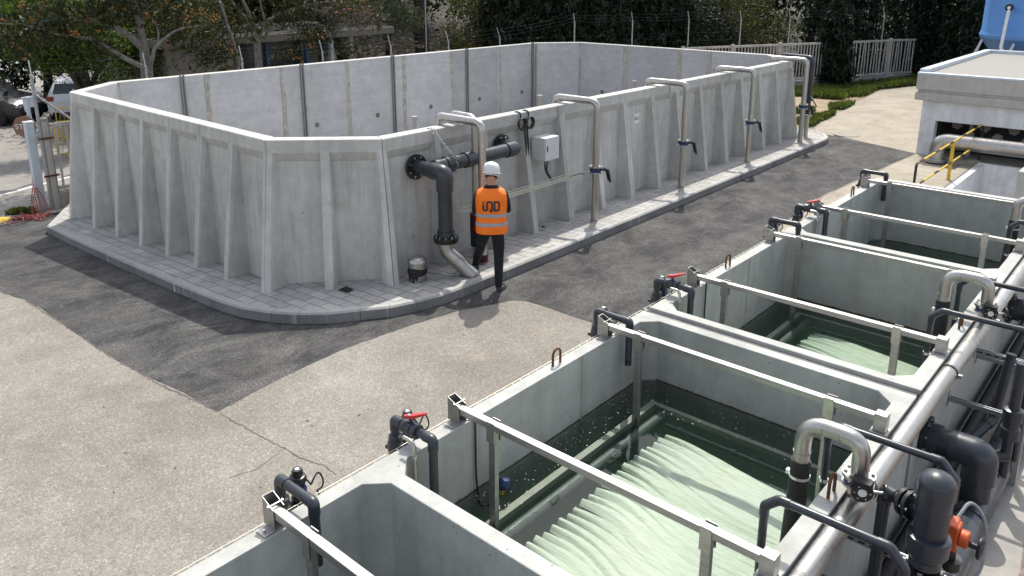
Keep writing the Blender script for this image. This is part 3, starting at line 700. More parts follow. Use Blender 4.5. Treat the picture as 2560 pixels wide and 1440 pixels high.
def loop_base(root, y):
    # riser from the ground with a threaded union body
    MB().lathe([(.031, .0), (.031, .85), (.052, .855), (.052, 1.01), (.058, 1.012), (.058, 1.08), (.05, 1.085), (.05, 1.13), (.034, 1.14), (.034, 1.15)], (-3.9, y, 0.02), (0, 0, 1), 24).build('union_body', M_pvc, root)
    k = MB()
    for s in (0, 1): k.tube([(-3.9 - .05, y - .02 + .04 * s, 1.04), (-3.9 - .078, y - .02 + .04 * s, 1.04)], .016, 10)
    k.build('side_port', M_black, root)
    actuator(root, y)
def plain_loop(y):
    root = thing('pipe_loop', 'x', 'pipe', (-3.9, y, 0), 'plain black pipe loops over the left tank wall')
    pvc_run([(-3.9, y, 1.1), (-3.9, y, ZL), (-3.545, y, ZL), (-3.545, y, .86)], .0315, root, M_pvc)
    loop_base(root, y); return root
def valve_loop(y):
    root = thing('valve_loop', 'x', 'valve', (-3.9, y, 0), 'red handled pipe loops over the left tank wall')
    z = ZL - .01
    pvc_run([(-3.9, y, 1.1), (-3.9, y, z), (-3.51, y, z), (-3.51, y, .45)], .0315, root, M_pvc)
    v = MB().lathe([(.036, 0), (.052, .002), (.052, .045), (.047, .047), (.047, .05), (.055, .052), (.055, .095), (.047, .097), (.047, .1), (.052, .102), (.052, .145), (.036, .147)], (-3.80, y, z), (1, 0, 0), 22).build('ball_valve', M_pvc, root)
    MB().tube([(-3.727, y, z + .05), (-3.727, y, z + .085)], .014, 10).build('valve_stem', M_pvc, v)
    h = MB(); c, s = math.cos(.5), math.sin(.5)
    def hp(u, w, zz): return (-3.727 + u * c - w * s, y + u * s + w * c, z + zz)
    h.add([hp(-.05, -.016, .078), hp(.02, -.02, .082), hp(.12, -.013, .125), hp(.12, .013, .125), hp(.02, .02, .082), hp(-.05, .016, .078),
           hp(-.05, -.013, .098), hp(.02, -.016, .108), hp(.12, -.010, .137), hp(.12, .010, .137), hp(.02, .016, .108), hp(-.05, .013, .098)],
          [(0, 5, 4, 3, 2, 1), (6, 7, 8, 9, 10, 11)] + [(i, (i + 1) % 6, 6 + (i + 1) % 6, 6 + i) for i in range(6)])
    hd = h.build('handle', M_red, v, True, 30, .003)
    MB().lathe([(0, 0), (.012, 0), (.012, .003), (0, .003)], (-3.735, y - .003, z + .1035), (0, 0, 1), 12).build('cap', simple('cap_blue', (.12, .35, .62), .4) if 'cap_blue' not in MATS else MATS['cap_blue'], v)
    s = MB().tube(arc([(-3.68, y - .11, ZW + .12), (-3.60, y - .11, ZW + .12), (-3.575, y - .11, ZW + .08), (-3.575, y - .11, .35)], .05), .0145, 12).build('steel_tube', M_steel, root)
    MB().tube([(-3.575, y - .11, ZW + .0), (-3.575, y - .11, ZW + .02)], .0185, 12).tube([(-3.62, y - .11, .9), (-3.575, y - .11, .9)], .006, 6).tube([(-3.575, y - .11, .89), (-3.575, y - .11, .91)], .02, 12).build('tube_clip', M_bright, s)
    loop_base(root, y); return root
p0 = plain_loop(0.0)
for i, (y, lab) in enumerate([(2.27, 'black pipe loop over the wall of the nearest tank, its actuator top in full view'), (5.66, 'plain black pipe loop beside the joint between the two tank units'),
                              (9.5, 'plain black pipe loop next to the farthest red handled valve'), (12.97, 'plain black pipe loop at the far end of the tank row')]):
    o = p0 if i == 0 else dup(p0, (-3.9, y, 0), lab)
    if i == 0: o['label'] = lab
    o.location.y = y
v0 = valve_loop(0.0)
for i, (y, lab) in enumerate([(3.2, 'nearest red handled valve on its black pipe over the tank wall'), (6.72, 'middle red handled valve on its black pipe, just past the unit joint'), (10.34, 'farthest red handled valve on its black pipe over the tank wall')]):
    o = v0 if i == 0 else dup(v0, (-3.9, y, 0), lab)
    if i == 0: o['label'] = lab
    o.location.y = y

# ------------------------------------------------------------------ steel header and pipework on the right of the tanks
XH, ZH = -1.205, 1.10
hdr = thing('air_header', 'long shiny steel pipe running along the right wall of the tanks', 'pipe', (XH, 6, 0))
MB().tube([(XH, -1, ZH), (XH, 13.4, ZH)], .066, 28).build('pipe', M_steel, hdr)
for y in (1.4, 4.05, 7.6, 9.3, 11.0):
    MB().tube([(XH, y - .004, ZH), (XH, y + .004, ZH)], .0672, 28).build('weld_seam', M_beam, hdr)
for y in (2.6, 4.85, 6.9, 8.35, 11.6):
    c = MB().tube([(XH, y - .015, ZH), (XH, y + .015, ZH)], .071, 28).build('pipe_clamp', M_black, hdr)
    MB().box(XH + .068, XH + .1, y - .014, y + .014, ZH - .02, ZH + .01).box(XH - .068, XH - .03, y - .012, y + .012, ZH - .2, ZH - .04).build('clamp_bolt', M_galv, c, False)
def gooseneck(y):
    root = thing('gooseneck', 'x', 'pipe', (XH, y, 0), 'steel goosenecks with wafer valves on the air header')
    r = .053; xi = -1.565
    MB().tube([(XH, y, ZH + .03), (XH, y, ZH + .14)], r, 24).build('riser', M_steel, root)
    zf = ZH + .15
    flange((XH, y, zf), (0, 0, 1), .095, .016, root, M_galv, 8, 'lower_flange', None, .008)
    b = MB().lathe([(.06, 0), (.085, .002), (.085, .036), (.06, .038)], (XH, y, zf + .01), (0, 0, 1), 24).build('valve_body', M_blue, root)
    f2 = flange((XH, y, zf + .06), (0, 0, 1), .098, .02, root, M_steel, 8, 'upper_flange', M_bright, .012)
    g = MB(); d = Vector((.45, -.89, 0)); c = Vector((XH, y, zf + .03)) + d * .115
    g.tube([c - d * .03, c + d * .03], .064, 18); g.box(c.x - .055, c.x + .055, c.y - .035, c.y + .035, c.z + .03, c.z + .072)
    gb = g.build('gearbox', M_black, root)
    MB().tube([c + d * .0301, c + d * .033], .026, 18).build('dial', M_signwhite, gb)
    k = MB()
    for i in range(6):
        a = i * math.pi / 3; p = c + d * .025 + Vector((d.y, -d.x, 0)) * math.cos(a) * .045 + Vector((0, 0, 1)) * math.sin(a) * .045; k.tube([p, p + d * .008], .005, 6)
    k.build('bolts', M_bright, gb)
    e = Vector((.89, .45, 0)); h0 = c + e * .05
    MB().tube([h0, h0 + e * .07], .009, 10).build('spindle', M_galv, gb)
    w = MB(); hc = h0 + e * .08; t = np.linspace(0, 2 * math.pi, 19); ring = [hc + Vector((d.x, d.y, 0)) * math.cos(s) * .055 + Vector((0, 0, 1)) * math.sin(s) * .055 for s in t]
    w.tube(ring, .009, 8)
    for s in (0, 2.1, 4.2): w.tube([hc, hc + d * math.cos(s) * .055 + Vector((0, 0, 1)) * math.sin(s) * .055], .007, 6)
    w.build('hand_wheel', M_black, gb)
    zt = 1.545; pts = arc([(XH, y, zf + .07), (XH, y, zt), (xi, y, zt), (xi, y, 1.22)], .19, 10)
    MB().tube(pts, r, 26).build('bend', M_steel, root)
    s = MB()
    for a in ((xi, y, 1.32),): s.tube([(a[0], a[1], a[2] - .004), (a[0], a[1], a[2] + .004)], r + .0025, 24)
    for x in (-1.335, -1.44): s.tube([(x - .004, y, zt - .004), (x + .004, y, zt - .004)], r + .002, 24)
    s.build('weld_seam', M_beam, root)
    hs = MB().tube([(xi, y, 1.255), (xi, y, 1.13), (xi - .005, y, .9), (xi - .03, y, .2), (xi - .03, y, -.3)], [r + .01, r + .01, r + .012, r + .012, r + .012], 22).build('rubber_hose', M_rubber, root)
    MB().tube([(xi, y, 1.135), (xi, y, 1.155)], r + .014, 22).box(xi - .085, xi - .055, y - .02, y + .012, 1.13, 1.16).build('hose_clamp', M_bright, hs)
    return root
g0 = gooseneck(4.64); g0['label'] = 'near steel gooseneck with black valve wheel rising beside the large pale curtain'
g1 = dup(g0, (XH, 8.14, 0), 'middle steel gooseneck with black valve wheel rising beside the second filled tank')
g2 = dup(g0, (XH, 11.62, 0), 'farthest steel gooseneck, at the edge of the dark farthest tank')
def sample_line(y, xr, zend, label):
    root = thing('thin_pipe', label, 'pipe', (-1.47, y, 0), 'thin black pipes bridging the right tank wall')
    r = .0245; z = 1.435; pts = [(-1.49, y, .78), (-1.49, y, z - .07), (-1.41, y, z + .005), (xr - .08, y, z + .01), (xr, y, z - .08), (xr, y, zend)]
    MB().tube(arc(pts, .05, 6), r, 16).build('pipe', M_pvc, root)
    for i in (1, 2, 3, 4): elbow_part(pts[i - 1], pts[i], pts[i + 1], r, .03, root, M_pvc, sock=.03)
    MB().tube([(-1.49, y, .77), (-1.49, y, .86)], r * 1.22, 16).build('end_collar', M_pvc, root)
    c = MB().tube([(-1.49, y, .995), (-1.49, y, 1.02)], r + .005, 16).tube([(-1.49, y, 1.007), (-1.40, y, 1.007)], .005, 8).build('wall_clip', M_bright, root)
    return root
sample_line(3.9, -.74, .0, 'thin black pipe bridging the right wall just in front of the near gooseneck')
sample_line(4.9, -.74, .6, 'thin black pipe bridging the right wall just behind the near gooseneck')
sample_line(7.38, -.70, .25, 'thin black pipe bridging the right wall just in front of the middle gooseneck')
sample_line(8.4, -.70, .3, 'thin black pipe bridging the right wall just behind the middle gooseneck')
sample_line(10.87, -.72, .3, 'thin black pipe bridging the right wall in front of the farthest gooseneck')
# long pipes on the walkway
o = MB().tube([(-.82, -1, .135), (-.82, 14, .135)], .125, 28).build('drain_main', M_pvc); tag(o, 'thick black pipe lying along the pale walkway', 'pipe')
for y in (5.35, 6.42, 8.6):
    MB().tube([(-.82, y - .05, .135), (-.82, y + .05, .135)], .134, 28).build('coupling', M_pvc, o)
o = MB().tube([(-1.13, -1, .1), (-1.13, 5, .1), (-1.13, 14, .1)], .052, 18).build('wrapped_pipe', M_rubber); tag(o, 'black pipe in crinkled plastic film along the foot of the tank wall', 'pipe')
o = MB().tube([(-1.22, -1, .05), (-1.22, 14, .05)], .03, 14).build('slim_pipe', M_black); tag(o, 'slim black pipe tucked against the foot of the tank wall', 'pipe')
def outlet(y, label):
    root = thing('outlet_pipe', label, 'pipe', (-1.2, y, .6), 'flanged black outlet pipes on the right tank wall')
    z = .62; flange((-1.245, y, z), (1, 0, 0), .175, .03, root, M_black, 8, 'flange', M_bright, .012)
    MB().tube([(-1.24, y, z), (-1.14, y, z)], .128, 26).build('collar', M_pvc, root)
    pvc_run([(-1.14, y, z), (-.84, y, z), (-.84, y, .14)], .108, root, M_pvc, .13)
    return root
outlet(6.62, 'thick flanged black elbow pipe on the outer wall behind the near gooseneck'); outlet(10.1, 'farther thick flanged black pipe near the middle gooseneck, at the right edge')
# gas separator with actuator valve
sep = thing('separator', 'upright black separator cylinder standing in front of the thick elbow pipe', 'separator', (-.76, 4.47, .8))
cx, cy = -.755, 4.5
MB().lathe([(0, 1.605), (.03, 1.603), (.075, 1.58), (.095, 1.55), (.098, 1.54), (.098, 1.46), (.092, 1.455), (.092, 1.22), (.088, 1.21), (.088, 1.0)], (cx, cy, 0), (0, 0, 1), 32).build('upper_body', M_pvc, sep)
MB().lathe([(.095, 1.20), (.114, 1.195), (.114, 1.09), (.095, 1.06), (.08, 1.03), (.05, 1.02)], (cx, cy, 0), (0, 0, 1), 32).build('lower_body', M_pvc, sep)
MB().tube([(cx, cy, 1.03), (cx, cy, .96)], .045, 20).build('neck', M_pvc, sep)
flange((cx, cy, .955), (0, 0, 1), .105, .03, sep, M_black, 4, 'upper_flange', M_bright, .016); flange((cx, cy, .912), (0, 0, 1), .105, .03, sep, M_black, 0, 'lower_flange')
MB().tube([(cx, cy, .91), (cx, cy, .1)], .05, 20).build('foot_pipe', M_pvc, sep)
c = MB().tube([(cx, cy, .77), (cx, cy, .79)], .056, 20).box(cx + .055, cx + .09, cy - .01, cy + .01, .77, .79).build('pipe_clip', M_bright, sep)
d = Vector((-.29, .14, -.05)); a = Vector((cx, cy, 1.32)); b = a + d
pvc_run([a, b, (b.x, b.y, .03)], .037, sep, M_pvc, .05, 'inlet_pipe')
dn = d.normalized()
for q in (.42, .55): flange(a + d * q, dn, .085, .024, sep, M_black, 4 if q < .5 else 0, 'inlet_flange', M_bright, .012)
act = thing('motor_valve', 'orange boxed valve motor with black hand wheel beside the separator', 'valve', (-.66, 4.86, .9))
q = MB(); q.box(-.735, -.655, 4.80, 4.90, .93, 1.10); q.tube([(-.655, 4.85, 1.02), (-.60, 4.85, 1.02)], .055, 18); q.box(-.72, -.67, 4.79, 4.91, 1.095, 1.115)
q.build('motor_box', M_orange, act, True, 35, .01)
MB().box(-.715, -.675, 4.793, 4.7985, .95, 1.0).build('data_plate', M_galv, act, False)
MB().tube([(-.60, 4.85, 1.0), (-.545, 4.85, 1.0)], .018, 12).build('shaft', M_black, act)
w = MB(); t = np.linspace(0, 2 * math.pi, 19); w.tube([(-.54, 4.85 + .055 * math.cos(s), 1.0 + .06 * math.sin(s)) for s in t], .013, 8)
for s in (0, 2.1, 4.2): w.tube([(-.54, 4.85, 1), (-.54, 4.85 + .055 * math.cos(s), 1.0 + .06 * math.sin(s))], .01, 6)
w.build('hand_wheel', M_black, act)
MB().tube([(-.70, 4.85, .93), (-.70, 4.85, .2)], .045, 16).tube([(-.70, 4.85, .8), (-.70, 4.85, .86)], .08, 18).build('valve_body', M_black, act)
MB().tube(arc([(-.70, 4.91, 1.07), (-.66, 5.1, 1.15), (-.55, 5.06, 1.05), (-.52, 4.9, .8), (-.6, 4.8, .7)], .12), .011, 8).build('cable', simple('cable_grey', (.18, .19, .2), .5), act)
# wall struts
def strut(y, z, x1, label, slot=False, dz=0):
    root = thing('wall_strut', label, 'strut', (-1.2, y, z), 'galvanised wall struts on the right')
    mb = MB(); mb.box(-1.262, x1, y - .02, y - .017, z, z + .04); mb.box(-1.262, x1, y + .017, y + .02, z, z + .04); mb.box(-1.262, x1, y - .0165, y + .0165, z, z + .003)
    for s in (-1, 1): mb.box(-1.262, x1, y + s * .0165 - .005 - s * .0, y + s * .0165 + .005, z + .0405, z + .043)
    mb.build('channel', M_galv, root, False); MB().box(-1.269, -1.263, y - .03, y + .03, z - .05, z + .09).build('wall_plate', M_galv, root, False)
    if slot:
        k = MB(); n = int((x1 + 1.25) / .07)
        for i in range(n): k.box(-1.24 + i * .07, -1.20 + i * .07, y - .0215, y - .0205, z + .013, z + .027)
        k.build('slot', M_black, root, False)
    MB().box(x1 - .05, x1, y - .03, y + .03, .0, z - .001).build('foot_post', M_galv, root, False); return root
strut(7.42, .60, -.66, 'plain galvanised strut between the thick elbow pipe and the middle gooseneck'); strut(8.36, .72, -.5, 'slotted galvanised strut under the middle gooseneck', True); strut(8.52, .60, -.5, 'lower plain galvanised strut under the middle gooseneck')
strut(4.70, .80, -.62, 'slotted galvanised strut under the near gooseneck', True); strut(4.32, .70, -.56, 'slotted galvanised strut just in front of the separator', True)
# drop pipe and small valves at the far right
root = thing('drop_pipe', 'black pipe dropping from the middle gooseneck to the thick walkway pipe', 'pipe', (-.7, 7.38, .2))
pvc_run([(-.92, 8.0, .95), (-.96, 7.9, .32), (-1.1, 7.55, .14)], .042, root, M_pvc, .06); 
root = thing('stack_valve', 'black stack of union valves on the thick walkway pipe at the right edge', 'valve', (-.72, 7.1, .3))
MB().tube([(-.74, 7.15, .2), (-.74, 7.15, 1.25)], .042, 18).build('pipe', M_pvc, root)
MB().lathe([(.05, .55), (.075, .56), (.075, .66), (.06, .67), (.06, .72), (.075, .73), (.075, .83), (.05, .84)], (-.74, 7.15, 0), (0, 0, 1), 22).build('union_valve', M_pvc, root)
MB().tube([(-.74, 7.15, .40), (-.86, 7.0, .40)], .055, 18).build('side_union', M_black, root)

# irregular scum line left on the walls just above the water
for (a, b, z), rt in zip(WATER, (tankA, tankA, tankB, tankB)):
    for q in (0, 1):
        mb = MB(); vs = []; N = 90
        for i in range(N + 1):
            t = i / N; h = .006 + .016 * max(0, mnoise.noise(Vector((t * 14, a, q)))) + .012 * max(0, mnoise.noise(Vector((t * 45, a, q + 3))))
            for zz in (z - .01, z + h): vs.append((-3.6182, a + .13 + t * (b - a - .26), zz) if q == 0 else (-3.49 + t * 1.97, b - .0018, zz))
        mb.add(vs, [(2 * i, 2 * i + 1, 2 * i + 3, 2 * i + 2) for i in range(N)]); mb.build('scum_line', M_scum, rt, False)
# ------------------------------------------------------------------ pipes on the basin's long wall
XP = -7.73
def air_pipe(y):
    root = thing('air_pipe', 'x', 'pipe', (XP, y, KH), 'valved steel air pipes climbing over the basin wall')
    r = .06
    MB().tube(arc([(XP, y, 1.10), (XP, y, 2.235), (-8.66, y, 2.235), (-8.66, y, 1.2), (-8.66, y, .0)], .14, 8), r, 22).build('upper_pipe', M_steel, root)
    MB().tube([(XP, y, .05), (XP, y, 1.02)], r, 22).build('lower_pipe', M_steel, root)
    f = flange((XP, y, 1.105), (0, 0, 1), .115, .02, root, M_steel, 8, 'upper_flange', M_bright, .012); flange((XP, y, 1.0), (0, 0, 1), .115, .02, root, M_galv, 8, 'lower_flange', M_galv, .012)
    v = MB().lathe([(.06, 0), (.105, .002), (.105, .06), (.06, .062)], (XP, y, 1.022), (0, 0, 1), 22).tube([(XP, y, 1.055), (XP + .13, y + .06, 1.055)], .028, 10).build('valve_body', M_blue, root)
    MB().bar((XP + .12, y + .06, 1.08), (XP + .20, y + .10, 1.03), .04, .045).bar((XP + .19, y + .095, 1.07), (XP + .235, y + .12, .84), .03, .03, (1, 0, 0)).bar((XP + .16, y + .09, 1.04), (XP + .20, y + .11, .87), .02, .02, (1, 0, 0)).build('handle', M_black, v, False)
    MB().tube([(XP, y, KH - .004), (XP, y, KH + .004)], r + .012, 20).build('base_ring', M_walk, root); return root
ap = air_pipe(0.0)
for i, (y, lab) in enumerate([(11.03, 'first valved steel air pipe, nearest to the grey control cabinet'), (14.07, 'second valved steel air pipe from the control cabinet'), (17.12, 'third valved steel air pipe from the control cabinet'), (20.2, 'last valved steel air pipe, beside the black one at the end of the wall')]):
    o = ap if i == 0 else dup(ap, (XP, y, KH), lab)
    if i == 0: o['label'] = lab
    o.location.y = y
root = thing('air_pipe', 'black pipe standing behind the last steel air pipe at the basin end', 'pipe', (-7.9, 21.0, KH))
MB().tube(arc([(-7.9, 21.0, .75), (-7.9, 21.0, 2.22), (-8.9, 21.3, 2.22), (-8.95, 21.3, .5)], .13, 8), .06, 20).build('upper_pipe', M_pvc, root)
MB().tube([(-7.9, 21.0, .05), (-7.9, 21.0, .68)], .06, 20).build('lower_pipe', M_steel, root)
flange((-7.9, 21, .76), (0, 0, 1), .12, .03, root, M_black, 6, 'upper_flange', M_bright, .012); flange((-7.9, 21, .69), (0, 0, 1), .115, .02, root, M_steel, 6, 'lower_flange', M_galv, .012)
MB().tube([(-7.9, 21, 1.1), (-7.9, 21, 1.16)], .1, 20).bar((-7.8, 21, 1.13), (-7.7, 21.05, .95), .03, .03).build('valve_body', M_blue, root)
# the twin steel pipes at the corner
root = thing('twin_pipe', 'front one of the twin steel pipes bent over the wall beside the worker', 'pipe', (XP, 8.17, KH))
MB().tube(arc([(XP, 8.17, .05), (XP, 8.17, 2.26), (-8.62, 8.17, 2.26), (-8.62, 8.17, 2.1)], .14, 8), .06, 22).build('pipe', M_steel, root); MB().tube([(-8.62, 8.17, 2.12), (-8.62, 8.17, .2)], .067, 20).build('hose', M_rubber, root)
root = thing('twin_pipe', 'rear one of the twin steel pipes, close to the basin wall behind the worker', 'pipe', (-8.05, 8.36, KH))
MB().tube(arc([(-8.05, 8.36, .05), (-8.05, 8.36, 2.27), (-8.62, 8.42, 2.27), (-8.64, 8.42, 1.2)], .14, 8), .055, 20).build('pipe', M_steel, root)
s = MB()
for x, y in ((-8.23, 8.378), (-8.45, 8.401)): s.tube([(x - .006, y, 2.27), (x + .006, y, 2.27)], .06, 18)
s.build('weld_seam', M_galv, root)
c = thing('corrugated_hose', 'dark red and black corrugated hose sleeve around the rear steel pipe', 'hose', (-8.05, 8.36, .3))
prof = []
for i in range(16): prof += [(.078, .53 + i * .018), (.092, .536 + i * .018), (.092, .542 + i * .018), (.078, .547 + i * .018)]
MB().lathe(prof, (-8.03, 8.33, 0), (.03, -.02, 1), 18).build('red_sleeve', M_redhose, c)
MB().lathe([(.075, .30), (.085, .3), (.088, .52), (.078, .525)], (-8.03, 8.335, 0), (.03, -.02, 1), 18).build('black_sleeve', M_rubber, c)
prof = []
for i in range(6): prof += [(.068, .15 + i * .02), (.078, .156 + i * .02), (.078, .164 + i * .02), (.068, .168 + i * .02)]
o = MB().lathe(prof, (XP, 8.17, 0), (0, 0, 1), 18).build('red_collar', M_redhose); tag(o, 'short dark red ribbed collar around the foot of the front twin pipe', 'collar')
# big grey plastic drain with its steel foot, and the header beside it
dr = thing('drain_pipe', 'thick grey plastic drain bending down from a flange to a steel foot', 'pipe', (-7.75, 7.47, KH))
y = 7.46; z = 1.64; r = .105
flange((-8.36, y, z), (1, 0, 0), .185, .04, dr, M_black, 8, 'wall_flange', M_bright, .015)
pvc_run([(-8.34, y, z), (-7.78, y, z), (-7.78, y, .74)], r, dr, M_pvc, .16)
MB().tube([(-7.78, y, .70), (-7.78, y, .80)], .125, 24).build('collar', M_pvc, dr)
flange((-7.78, y, .70), (0, 0, 1), .18, .035, dr, M_black, 10, 'upper_flange', M_bright, .013); flange((-7.78, y, .655), (0, 0, 1), .175, .03, dr, M_black, 10, 'lower_flange', M_bright, .011)
MB().tube(arc([(-7.78, y, .64), (-7.78, y, .50), (-7.47, y + .22, .13)], .16, 8), .107, 26).build('steel_foot', M_steel, dr)
MB().tube([(-7.665, y + .08, .362), (-7.657, y + .086, .353)], .1095, 26).tube([(-7.60, y + .127, .285), (-7.592, y + .133, .276)], .1095, 26).build('weld_seam', M_beam, dr)
hd = thing('header_pipe', 'thick grey plastic header lying along the basin wall behind the worker', 'pipe', (-8.1, 8.4, 1.66))
flange((-8.36, 9.30, 1.66), (1, 0, 0), .185, .04, hd, M_black, 8, 'wall_flange', M_bright, .015)
pvc_run([(-8.34, 9.30, 1.66), (-8.08, 9.30, 1.66), (-8.08, 7.55, 1.66)], .105, hd, M_pvc, .13)
for a, b in ((8.15, 8.45), (7.75, 7.9)): MB().tube([(-8.08, a, 1.66), (-8.08, b, 1.66)], .119, 24).build('coupling', M_pvc, hd)
# cabinet, hanging cables, tray, sign, chains
cb = thing('control_cabinet', 'light grey control cabinet mounted on the ribbed basin wall', 'cabinet', (-8.24, 10.27, 1.3))
MB().box(-8.39, -8.105, 10.08, 10.45, 1.30, 1.69).build('body', M_cab, cb, True, 30, .006); MB().box(-8.103, -8.085, 10.083, 10.447, 1.303, 1.687).build('door', M_cab, cb, True, 30, .004)
MB().box(-8.084, -8.076, 10.12, 10.14, 1.46, 1.53).tube([(-8.084, 10.13, 1.54), (-8.078, 10.13, 1.54)], .012, 10).build('lock', M_black, cb)
k = MB()
for i in range(3): k.tube(arc([(-8.2 + .02 * i, 10.2 + .03 * i, 1.31), (-8.2, 10.21 + .02 * i, 1.1), (-8.17, 10.34 + .02 * i, .92)], .1), .009, 6)
k.build('cable', M_black, cb)
cc = thing('hanging_cables', 'two coiled black cables with long weights hung over the basin wall', 'cable', (-8.3, 9.8, 2.14))
for q, yy in enumerate((9.72, 9.92)):
    k = MB(); k.tube(arc([(-8.5, yy - .02, 2.0), (-8.45, yy, 2.152), (-8.33, yy, 2.152), (-8.315, yy, 2.05)], .04), .011, 8)
    for n in range(4):
        t = np.linspace(0, 2 * math.pi, 21); k.tube([(-8.31 + .012 * n, yy + (.075 + .006 * n) * math.cos(s), 1.96 + (.085 + .005 * n) * math.sin(s)) for s in t], .011, 7)
    k.build('coil', M_black, cc)
    w = MB(); ys = 9.79 + .06 * q; w.tube(arc([(-8.3, yy + (.05 if q == 0 else -.05), 1.92), (-8.29, ys, 1.85), (-8.28, ys + .02, 1.6), (-8.27, ys + .03, 1.0)], .08), .015, 10); w.tube([(-8.27, ys + .03, 1.02), (-8.27, ys + .035, .86)], .024, 12)
    w.build('cable_weight', M_black, cc)
wire_tray('cable_tray', (-8.02, 8.02, .90), 30, (0, 2.95, .0), [(0, 0, .06), (0, 0, 0), (-.05, 0, 0), (-.1, 0, 0), (-.1, 0, .06)], 'grey wire tray jutting along the ribs of the basin wall behind the worker', M_tray, None, .0065)
o = MB().tube([(-8.05, 10.75, .93), (-8.04, 10.98, .94), (-8.0, 11.08, .92)], .008, 6).build('loose_cable', M_redhose); tag(o, 'red tipped loose cable end sticking out of the wire tray', 'cable')
def text_mesh(name, body, size, m, parent, mat4, ext=.0012):
    c = bpy.data.curves.new(name, 'FONT'); c.body = body; c.size = size; c.extrude = ext; c.align_x = 'CENTER'; c.align_y = 'CENTER'
    t = bpy.data.objects.new(name, c); COL.objects.link(t); dg = bpy.context.evaluated_depsgraph_get(); me = bpy.data.meshes.new_from_object(t.evaluated_get(dg))
    bpy.data.objects.remove(t); me.transform(mat4); me.materials.clear(); return link(me, name, m, parent, False)
sg = thing('wall_sign', 'small white sign reading BIO on the basin wall', 'sign', (-8.42, 13.37, 1.56))
MB().box(-8.4145, -8.41, 13.28, 13.46, 1.46, 1.66).build('plate', M_signwhite, sg, False)
text_mesh('lettering', 'BIO', .095, M_ink, sg, Matrix.Translation((-8.4085, 13.37, 1.56)) @ Matrix.Rotation(R(90), 4, 'Z') @ Matrix.Rotation(R(90), 4, 'X'))
def chain(pts, label, step=.034, r=.0045, w=.012, m=None):
    P = [Vector(p) for p in pts]; L = [0]
    for a, b in zip(P, P[1:]): L.append(L[-1] + (b - a).length)
    mb = MB(); n = int(L[-1] / step)
    for k in range(n):
        d = (k + .5) * step; i = max(j for j in range(len(L) - 1) if L[j] <= d); t = (d - L[i]) / (L[i + 1] - L[i]); c = P[i].lerp(P[i + 1], t); u = (P[i + 1] - P[i]).normalized()
        s = u.orthogonal().normalized(); s = s if k % 2 else u.cross(s)
        mb.tube([c + u * math.cos(a) * step * .62 + s * math.sin(a) * w for a in np.linspace(0, 2 * math.pi, 9)], r, 5, False)
    tag(mb.build('chain', m or M_galv), label, 'chain', 'chains hung on the basin wall')
chain([(-8.5, 7.78, 2.12), (-8.42, 7.78, 2.155), (-8.33, 7.8, 2.15), (-8.2, 7.82, 1.98), (-8.02, 7.86, 1.80), (-7.955, 7.9, 1.66), (-8.0, 7.9, 1.545), (-8.1, 7.88, 1.54), (-8.2, 7.84, 1.62), (-8.3, 7.8, 1.85), (-8.345, 7.79, 2.1)], 'chain slung from the wall top round the thick grey header')
chain([(-8.33, 10.73, 2.15), (-8.32, 10.735, 1.9), (-8.31, 10.74, 1.3)], 'chain hanging between the cabinet and the first valved air pipe')
chain([(-8.33, 14.46, 2.15), (-8.3, 14.47, 1.6), (-8.28, 14.5, .7)], 'chain hanging just beyond the second valved air pipe')
chain([(-8.33, 17.18, 2.15), (-8.31, 17.1, 1.7), (-8.29, 17.0, 1.25)], 'slanting chain hanging beside the third valved air pipe')
chain([(-8.33, 20.45, 2.15), (-8.2, 20.55, 1.85), (-8.15, 20.6, 1.5)], 'chain hanging at the end of the long basin wall')
wc = thing('well_cap', 'short steel capped well tube wrapped in black tape on the pavement corner', 'well cap', (-8.0, 7.05, KH))
WX, WY = -7.98, 7.08
MB().lathe([(.125, .05), (.125, .37), (.12, .372)], (WX, WY, 0), (0, 0, 1), 28).build('tube', M_steel, wc)
MB().lathe([(.125, .372), (.138, .374), (.140, .40), (.132, .43), (.10, .46), (.05, .472), (0, .475)], (WX, WY, 0), (0, 0, 1), 28).build('dome_cap', M_steel, wc)
q = MB()
for i in range(5): q.tube([(WX + (.128 + .004 * (i % 2)) * math.cos(a), WY + (.128 + .004 * (i % 2)) * math.sin(a), .225 + .018 * i + .012 * math.sin(a * 2 + i)) for a in np.linspace(0, 2 * math.pi, 25)], .012, 6)
q.tube(arc([(WX + .13, WY + .03, .25), (WX + .25, WY + .12, .24), (WX + .33, WY + .28, .17), (WX + .4, WY + .36, .165)], .1), .005, 5)
for a0, l in ((-1.9, .12), (-1.3, .17), (-.9, .10), (2.6, .08)):
    q.add([(WX + .131 * math.cos(a0 + d), WY + .131 * math.sin(a0 + d), zz) for d, zz in ((-.3, .25), (.3, .25), (.15, .25 - l), (-.05, .24 - l))], [(0, 1, 2, 3)])
q.build('black_tape', M_rubber, wc)
def rag(name, x, y, z, s, m, label, cat, seed):
    mb = MB(); rs = random.Random(seed); vs = []; n = 9
    for j in range(n):
        for i in range(n):
            u, v = i / (n - 1) * 2 - 1, j / (n - 1) * 2 - 1; k = 1 - .25 * rs.random(); rr = max(abs(u), abs(v))
            vs.append((x + u * s * k, y + v * s * .7 * k, z + .004 + (1 - rr) * s * .35 * rs.uniform(.5, 1.3) + .01 * rs.random()))
    mb.add(vs, [(j * n + i, j * n + i + 1, (j + 1) * n + i + 1, (j + 1) * n + i) for j in range(n - 1) for i in range(n - 1)]); tag(mb.build(name, m), label, cat)
rag('crumpled_bag', -8.5, 6.22, gz(-8.5) + KH - .004, .11, M_rubber, 'crumpled black plastic bag at the foot of the chamfered wall panel', 'bag', 4)
